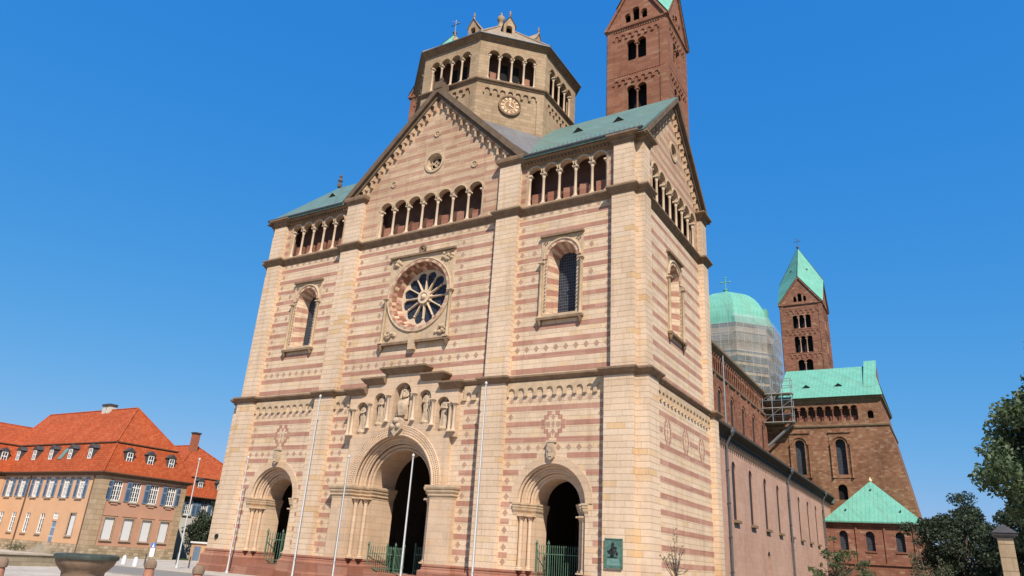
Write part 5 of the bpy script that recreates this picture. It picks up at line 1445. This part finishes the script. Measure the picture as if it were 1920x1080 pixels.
# ================================================================== things on the square
FB = thing('stone_bowl', 'huge stone bowl with dark green metal rim on a thick round foot', 'bowl', (4.6, -25.9, -.55))
b = MB(); x, y = 4.9, -25.5; k = .69
b.lathe(x, y, [(1.3*k, -.55), (1.3*k, -.3), (1.2*k, -.2), (1.18*k, .1), (1.22*k, .36), (1.42*k, .5), (1.6*k, .64), (1.7*k, .78), (1.74*k, .88)], 32); b.build('bowl', 'bowl', FB, 40)
b = MB(); b.lathe(x, y, [(1.72*k, .86), (1.83*k, .88), (1.86*k, .95), (1.84*k, 1.04), (1.74*k, 1.08), (1.6*k, 1.05), (1.5*k, .95), (1.0*k, .75), (.02, .65)], 32, caps=False); b.build('rim', 'rim', FB, 40)
def bollard(x, y, label, ztop):
    T = thing('stone_bollard', label, 'bollard', (x, y, -.55), 'red sandstone bollards on the square')
    k = (ztop+.55)/1.4
    b = MB(); b.lathe(x, y, [(.25, -.55), (.235, -.55+.8*k), (.22, -.55+.98*k)], 14); b.build('shaft', 'bollard', T, 40)
    b = MB(); b.lathe(x, y, [(.22, -.55+.98*k), (.275, -.55+1.0*k), (.285, -.55+1.16*k), (.25, -.55+1.3*k), (.14, -.55+1.38*k), (.02, ztop)], 14, caps=False); b.build('head', 'bowl', T, 40)
bollard(2.97, -21.07, 'red stone bollard just right of the stone bowl', .93)
bollard(5.88, -20.46, 'red stone bollard in front of the left cathedral plinth', .82)
bollard(3.44, -28.19, 'red stone bollard cut by the left picture edge', .84)
for x, y, lab in ((-27.7, -2.8, 'white leaning stone stump, left of the pair before the pink house'), (-24.0, -4.1, 'white leaning stone stump, right of the pair before the pink house')):
    b = MB(); b.lathe(x, y, [(.22, -.55), (.2, -.1), (.14, .14), (.05, .22)], 10); tag(b.build('white_bollard', 'blind', None, 50), lab, 'bollard', 'white stumps before the pink house')
for i, (x, y, lab) in enumerate(((-26.62, -1.44, 'thin dark post beside the left sign'), (-31.0, 5.0, 'thin dark post at the right end of the pink house front'), (-29.6, 6.9, 'thin dark post just right of the leftmost flagpole'), (-23.2, .7, 'thin dark post under the right sign'))):
    b = MB(); b.lathe(x, y, [(.07, -.55), (.06, .35), (.08, .38), (.02, .46)], 8); tag(b.build('thin_post', 'pipe', None, 50), lab, 'post', 'thin dark posts along the kerb')
def sign(x, y, label, zt):
    T = thing('street_sign', label, 'sign', (x, y, -.55), 'blue and white street signs')
    F = Fr(x, y, -50); b = MB(F)
    for u in (-.14, .14): b.lathe(u, .04, [(.03, -.55), (.03, zt)], 6)
    b.build('posts', 'steel', T)
    b = MB(F); b.box(-.19, .19, zt-.42, zt, -.02, .02); p = b.build('blue_panel', 'signblue', T)
    b = MB(F); b.ball(F(0, zt-.13, -.02), .055, 8, 6, 0, (1, 1, 1)); b.extr([(-.1, zt-.38), (-.03, zt-.38), (0, zt-.3), (.03, zt-.38), (.1, zt-.38), (.05, zt-.2), (-.05, zt-.2)], -.028, -.02); b.build('walker_symbol', 'white', p)
    b = MB(F); b.box(-.19, .19, zt-1.15, zt-.44, -.02, .02); b.build('white_panel', 'white', T)
sign(-24.2, -2.6, 'blue and white street sign in front of the pink house', 1.42)
sign(-21.4, 2.6, 'blue and white street sign in front of the orange yard wall', 1.45)

PI_ = thing('stone_pillar', 'square sandstone pillar with dark pyramid cap before the big trees', 'pillar', (39.4, -4.85, -.55))
b = MB(); b.box(39.08, 39.66, -.55, 4.15, -5.14, -4.56); b.box(39.0, 39.74, -.55, .1, -5.22, -4.48); b.build('shaft', 'quoin', PI_)
b = MB(); b.sweep([(39.08, -5.14), (39.66, -5.14), (39.66, -4.56), (39.08, -4.56)], [(0, 4.1), (.06, 4.12), (.16, 4.22), (.18, 4.3), (-.1, 4.34)], 0, True)
P = [(38.87, -5.35, 4.32), (39.87, -5.35, 4.32), (39.87, -4.35, 4.32), (38.87, -4.35, 4.32)]
for i in range(4): b.poly([P[i], P[(i+1) % 4], (39.37, -4.85, 4.72)])
b.build('cap', 'slate', PI_)

# ================================================================== trees and plants
def foliage(name, mat, parent, clumps, per, size, seed, flat=.75):
    rnd = random.Random(seed); V = []; Fc = []
    for (cx, cy, cz, r) in clumps:
        n = int(per*(r**2))
        for _ in range(n):
            t = rnd.uniform(0, 2*pi); c = rnd.uniform(-1, 1); s = sqrt(1-c*c); rr = r*(rnd.random()**.45)
            p = Vector((cx+rr*s*cos(t), cy+rr*s*sin(t), cz+rr*c*flat))
            a = Vector((rnd.gauss(0, 1), rnd.gauss(0, 1), rnd.gauss(0, .7))).normalized(); q = a.orthogonal().normalized(); q.rotate(Matrix.Rotation(rnd.uniform(0, 6.28), 3, a))
            o = a.cross(q); k = size*rnd.uniform(.6, 1.3)
            i = len(V); V += [tuple(p+q*k), tuple(p+o*k*.5), tuple(p-q*k*.8), tuple(p-o*k*.5)]; Fc.append((i, i+1, i+2, i+3))
    b = MB(); b.v = V; b.f = Fc; b.mi = [0]*len(Fc)
    xs = [p[0] for p in V]; ys = [p[1] for p in V]; zs = [p[2] for p in V]
    o = ((min(xs)+max(xs))/2, (min(ys)+max(ys))/2, min(zs))
    me = bpy.data.meshes.new(name); me.from_pydata([(x-o[0], y-o[1], z-o[2]) for x, y, z in V], [], Fc); me.materials.append(M[mat])
    ob = bpy.data.objects.new(name, me); COL.objects.link(ob); po = WO[parent.name]; ob.parent = parent; ob.location = (o[0]-po[0], o[1]-po[1], o[2]-po[2]); WO[ob.name] = o
    return ob
def limbs(T, base, ztrunk, r, tips, seed, mat='bark'):
    rnd = random.Random(seed); b = MB(); x, y, z = base
    pts = [Vector(base)]
    for k in range(1, 5): pts.append(Vector((x+rnd.uniform(-.12, .12)*k*.4, y+rnd.uniform(-.12, .12)*k*.4, z+(ztrunk-z)*k/4)))
    for k in range(4): b.tube(pts[k], pts[k+1], r*(1.15-.14*k), r*(1.15-.14*(k+1)), 8)
    top = pts[-1]
    for tp in tips:
        tp = Vector(tp); st = pts[rnd.choice((3, 4, 4))]; m = st.lerp(tp, .5)+Vector((rnd.uniform(-.3, .3), rnd.uniform(-.3, .3), rnd.uniform(.1, .6)))*(tp-st).length*.15
        b.tube(st, m, r*.42, r*.24, 6); b.tube(m, tp, r*.24, r*.07, 5)
    return b.build('trunk', mat, T, 60)
def crown(c, R, rz, n, rmin, rmax, seed, shell=.55, cut=None):
    rnd = random.Random(seed); out = []
    while len(out) < n:
        t = rnd.uniform(0, 2*pi); u = rnd.uniform(-1, 1); s = sqrt(1-u*u); k = shell+(1-shell)*rnd.random()
        lump = 1+.16*sin(3*t+seed)+.12*sin(5*u+2*t)
        p = (c[0]+R*s*cos(t)*k*lump, c[1]+R*s*sin(t)*k*lump, c[2]+rz*u*k*lump, rnd.uniform(rmin, rmax))
        if cut and not cut(p): continue
        out.append(p)
    return out
def tree(name, label, base, zt, r, c, R, rz, n, rmin, rmax, per, size, mat, seed, shell=.55, group=None, bark='bark', cut=None):
    T = thing(name, label, 'tree', base, group)
    cl = crown(c, R, rz, n, rmin, rmax, seed, shell, cut)
    limbs(T, base, zt, r, [p[:3] for p in cl[::3]], seed, bark)
    foliage('crown', mat, T, cl, per, size, seed+7)
    return T
tree('leafy_tree', 'large broad-leaved tree filling the right edge of the picture', (45.6, 11, -.55), 3.5, .4, (45.8, 11.2, 7.9), 6.4, 8.6, 250, .6, 1.5, 250, .18, 'leaf', 21, .6, cut=lambda p: p[2] > .6)
tree('dark_tree', 'dark tree with thin feathery top between the chapel and the big leafy tree', (37.7, 31, -.55), 2.8, .22, (37.9, 31, 4.6), 3.8, 4.6, 105, .5, 1.0, 420, .12, 'leafdark', 31, .5)
tree('dark_tree', 'dark tree standing low behind the stone pillar', (43.6, 25, -.55), 2.5, .25, (43.4, 25, 4.2), 4.6, 4.6, 100, .6, 1.2, 330, .14, 'leafdark', 37, .5)
tree('dark_tree', 'far dark tree peeping out just right of the chapel roof', (39.5, 66, -.55), 4, .3, (39.2, 66, 6.0), 5.4, 5.6, 80, .7, 1.5, 260, .2, 'leafdark', 35, .5)
# feathery upper twigs of the first dark tree
tw = thing('olive_shrub', 'pale olive shrub with thin upright stems at the chapel corner', 'shrub', (35.2, 27, -.55))
b = MB(); rnd = random.Random(9); cl = []
for k in range(16):
    x, y = 35.2+rnd.uniform(-1.3, 1.3), 27+rnd.uniform(-1, 1); h = rnd.uniform(2.2, 4.4)
    b.tube((35.2+(x-35.2)*.35, 27+(y-27)*.35, -.55), (x, y, h), .03, .012, 5)
    for j in range(3): cl.append((x+rnd.uniform(-.2, .2), y+rnd.uniform(-.2, .2), h*(.45+.25*j), .38))
b.tube((35.0, 26.7, -.55), (34.75, 26.9, 3.5), .06, .05, 6); b.tube((34.75, 26.9, 3.5), (34.3, 27, 6.8), .05, .015, 6)
b.build('stems', 'bark', tw); foliage('leaves', 'leafgrey', tw, cl, 380, .085, 4, 1.6)
tree('bush', 'big dark green bush behind the orange yard wall', (-46.2, 21.5, -.55), 1.0, .2, (-46.2, 21.3, 3.0), 3.4, 3.2, 80, .7, 1.2, 230, .16, 'leafdark', 41, .5)
T = thing('small_shrub', 'small grey-green shrub beside the steps of the pink house door', 'shrub', (-55.3, 1.6, -.55)); foliage('leaves', 'leafgrey', T, [(-55.3, 1.6, .0, .6), (-54.6, 1.8, -.1, .5), (-56, 1.7, -.2, .45), (-57.6, 2.0, -.1, .5)], 300, .1, 8)
# young tree before the nave
T = thing('young_tree', 'young tree with sparse olive leaves in front of the long nave wall', 'tree', (29.9, 14.7, -.55))
rnd = random.Random(14); cl = []; tips = []
for k in range(46):
    t = rnd.uniform(0, 2*pi); rr = rnd.uniform(.3, 2.45); z = 1.7+rnd.random()*2.9*(1-.25*rr)
    cl.append((29.9+rr*cos(t), 14.7+rr*sin(t), z, rnd.uniform(.24, .5))); tips.append(cl[-1][:3])
cl.append((29.7, 14.7, 4.7, .4)); tips.append((29.7, 14.7, 4.9))
limbs(T, (29.9, 14.7, -.55), 1.8, .11, tips, 3); foliage('crown', 'leafyoung', T, cl, 300, .11, 15, .6)
# sapling by the south face
T = thing('sapling', 'thin twiggy sapling with few leaves in front of the striped south face', 'sapling', (23.6, -2.5, -.55))
rnd = random.Random(17); b = MB(); cl = []
b.tube((23.6, -2.5, -.55), (23.58, -2.5, 1.6), .045, .035, 6)
for k in range(24):
    t = rnd.uniform(0, 2*pi); sp = rnd.uniform(.25, 1.15) if k > 3 else .1; h = rnd.uniform(2.1, 3.6) if k > 3 else rnd.uniform(3.6, 4.3)
    h -= sp*.5*(k > 3)
    p0 = Vector((23.58, -2.5, rnd.uniform(1.1, 1.9))); p1 = Vector((23.58+sp*cos(t), -2.5+sp*sin(t), h)); m = p0.lerp(p1, .55)+Vector((0, 0, -.12))
    b.tube(p0, m, .022, .016, 5); b.tube(m, p1, .016, .006, 4)
    for j in range(4):
        q = m.lerp(p1, rnd.random()); e = q+Vector((rnd.uniform(-.2, .2), rnd.uniform(-.2, .2), rnd.uniform(.05, .3))); b.tube(q, e, .007, .004, 4)
        if rnd.random() < .6: cl.append((e.x, e.y, e.z, .10))
b.build('trunk', 'bark', T); foliage('leaves', 'leafgrey', T, cl, 700, .045, 18)

# ================================================================== ground
b = MB(); b.poly([(-900, -500, -.56), (900, -500, -.56), (900, 1300, -.56), (-900, 1300, -.56)]); struct(b.build('ground', 'grass'))
b = MB(); b.poly([(-66, -120, -.553), (60, -120, -.553), (60, 3.0, -.553), (-66, 3.0, -.553)]); b.poly([(-44, 3.0, -.553), (60, 3.0, -.553), (60, 17.0, -.553), (-44, 17.0, -.553)]); struct(b.build('plaza', 'paving'))
b = MB(); b.poly([(-60, -13.0, -.548), (-4, -13.0, -.548), (-4, -6.0, -.548), (-60, -6.0, -.548)]); struct(b.build('road', 'asphalt'))
b = MB()
for y0 in (-6.0, -13.2): b.box(-60, -4, -.55, -.50, y0, y0+.2)
struct(b.build('kerb', 'coping'))
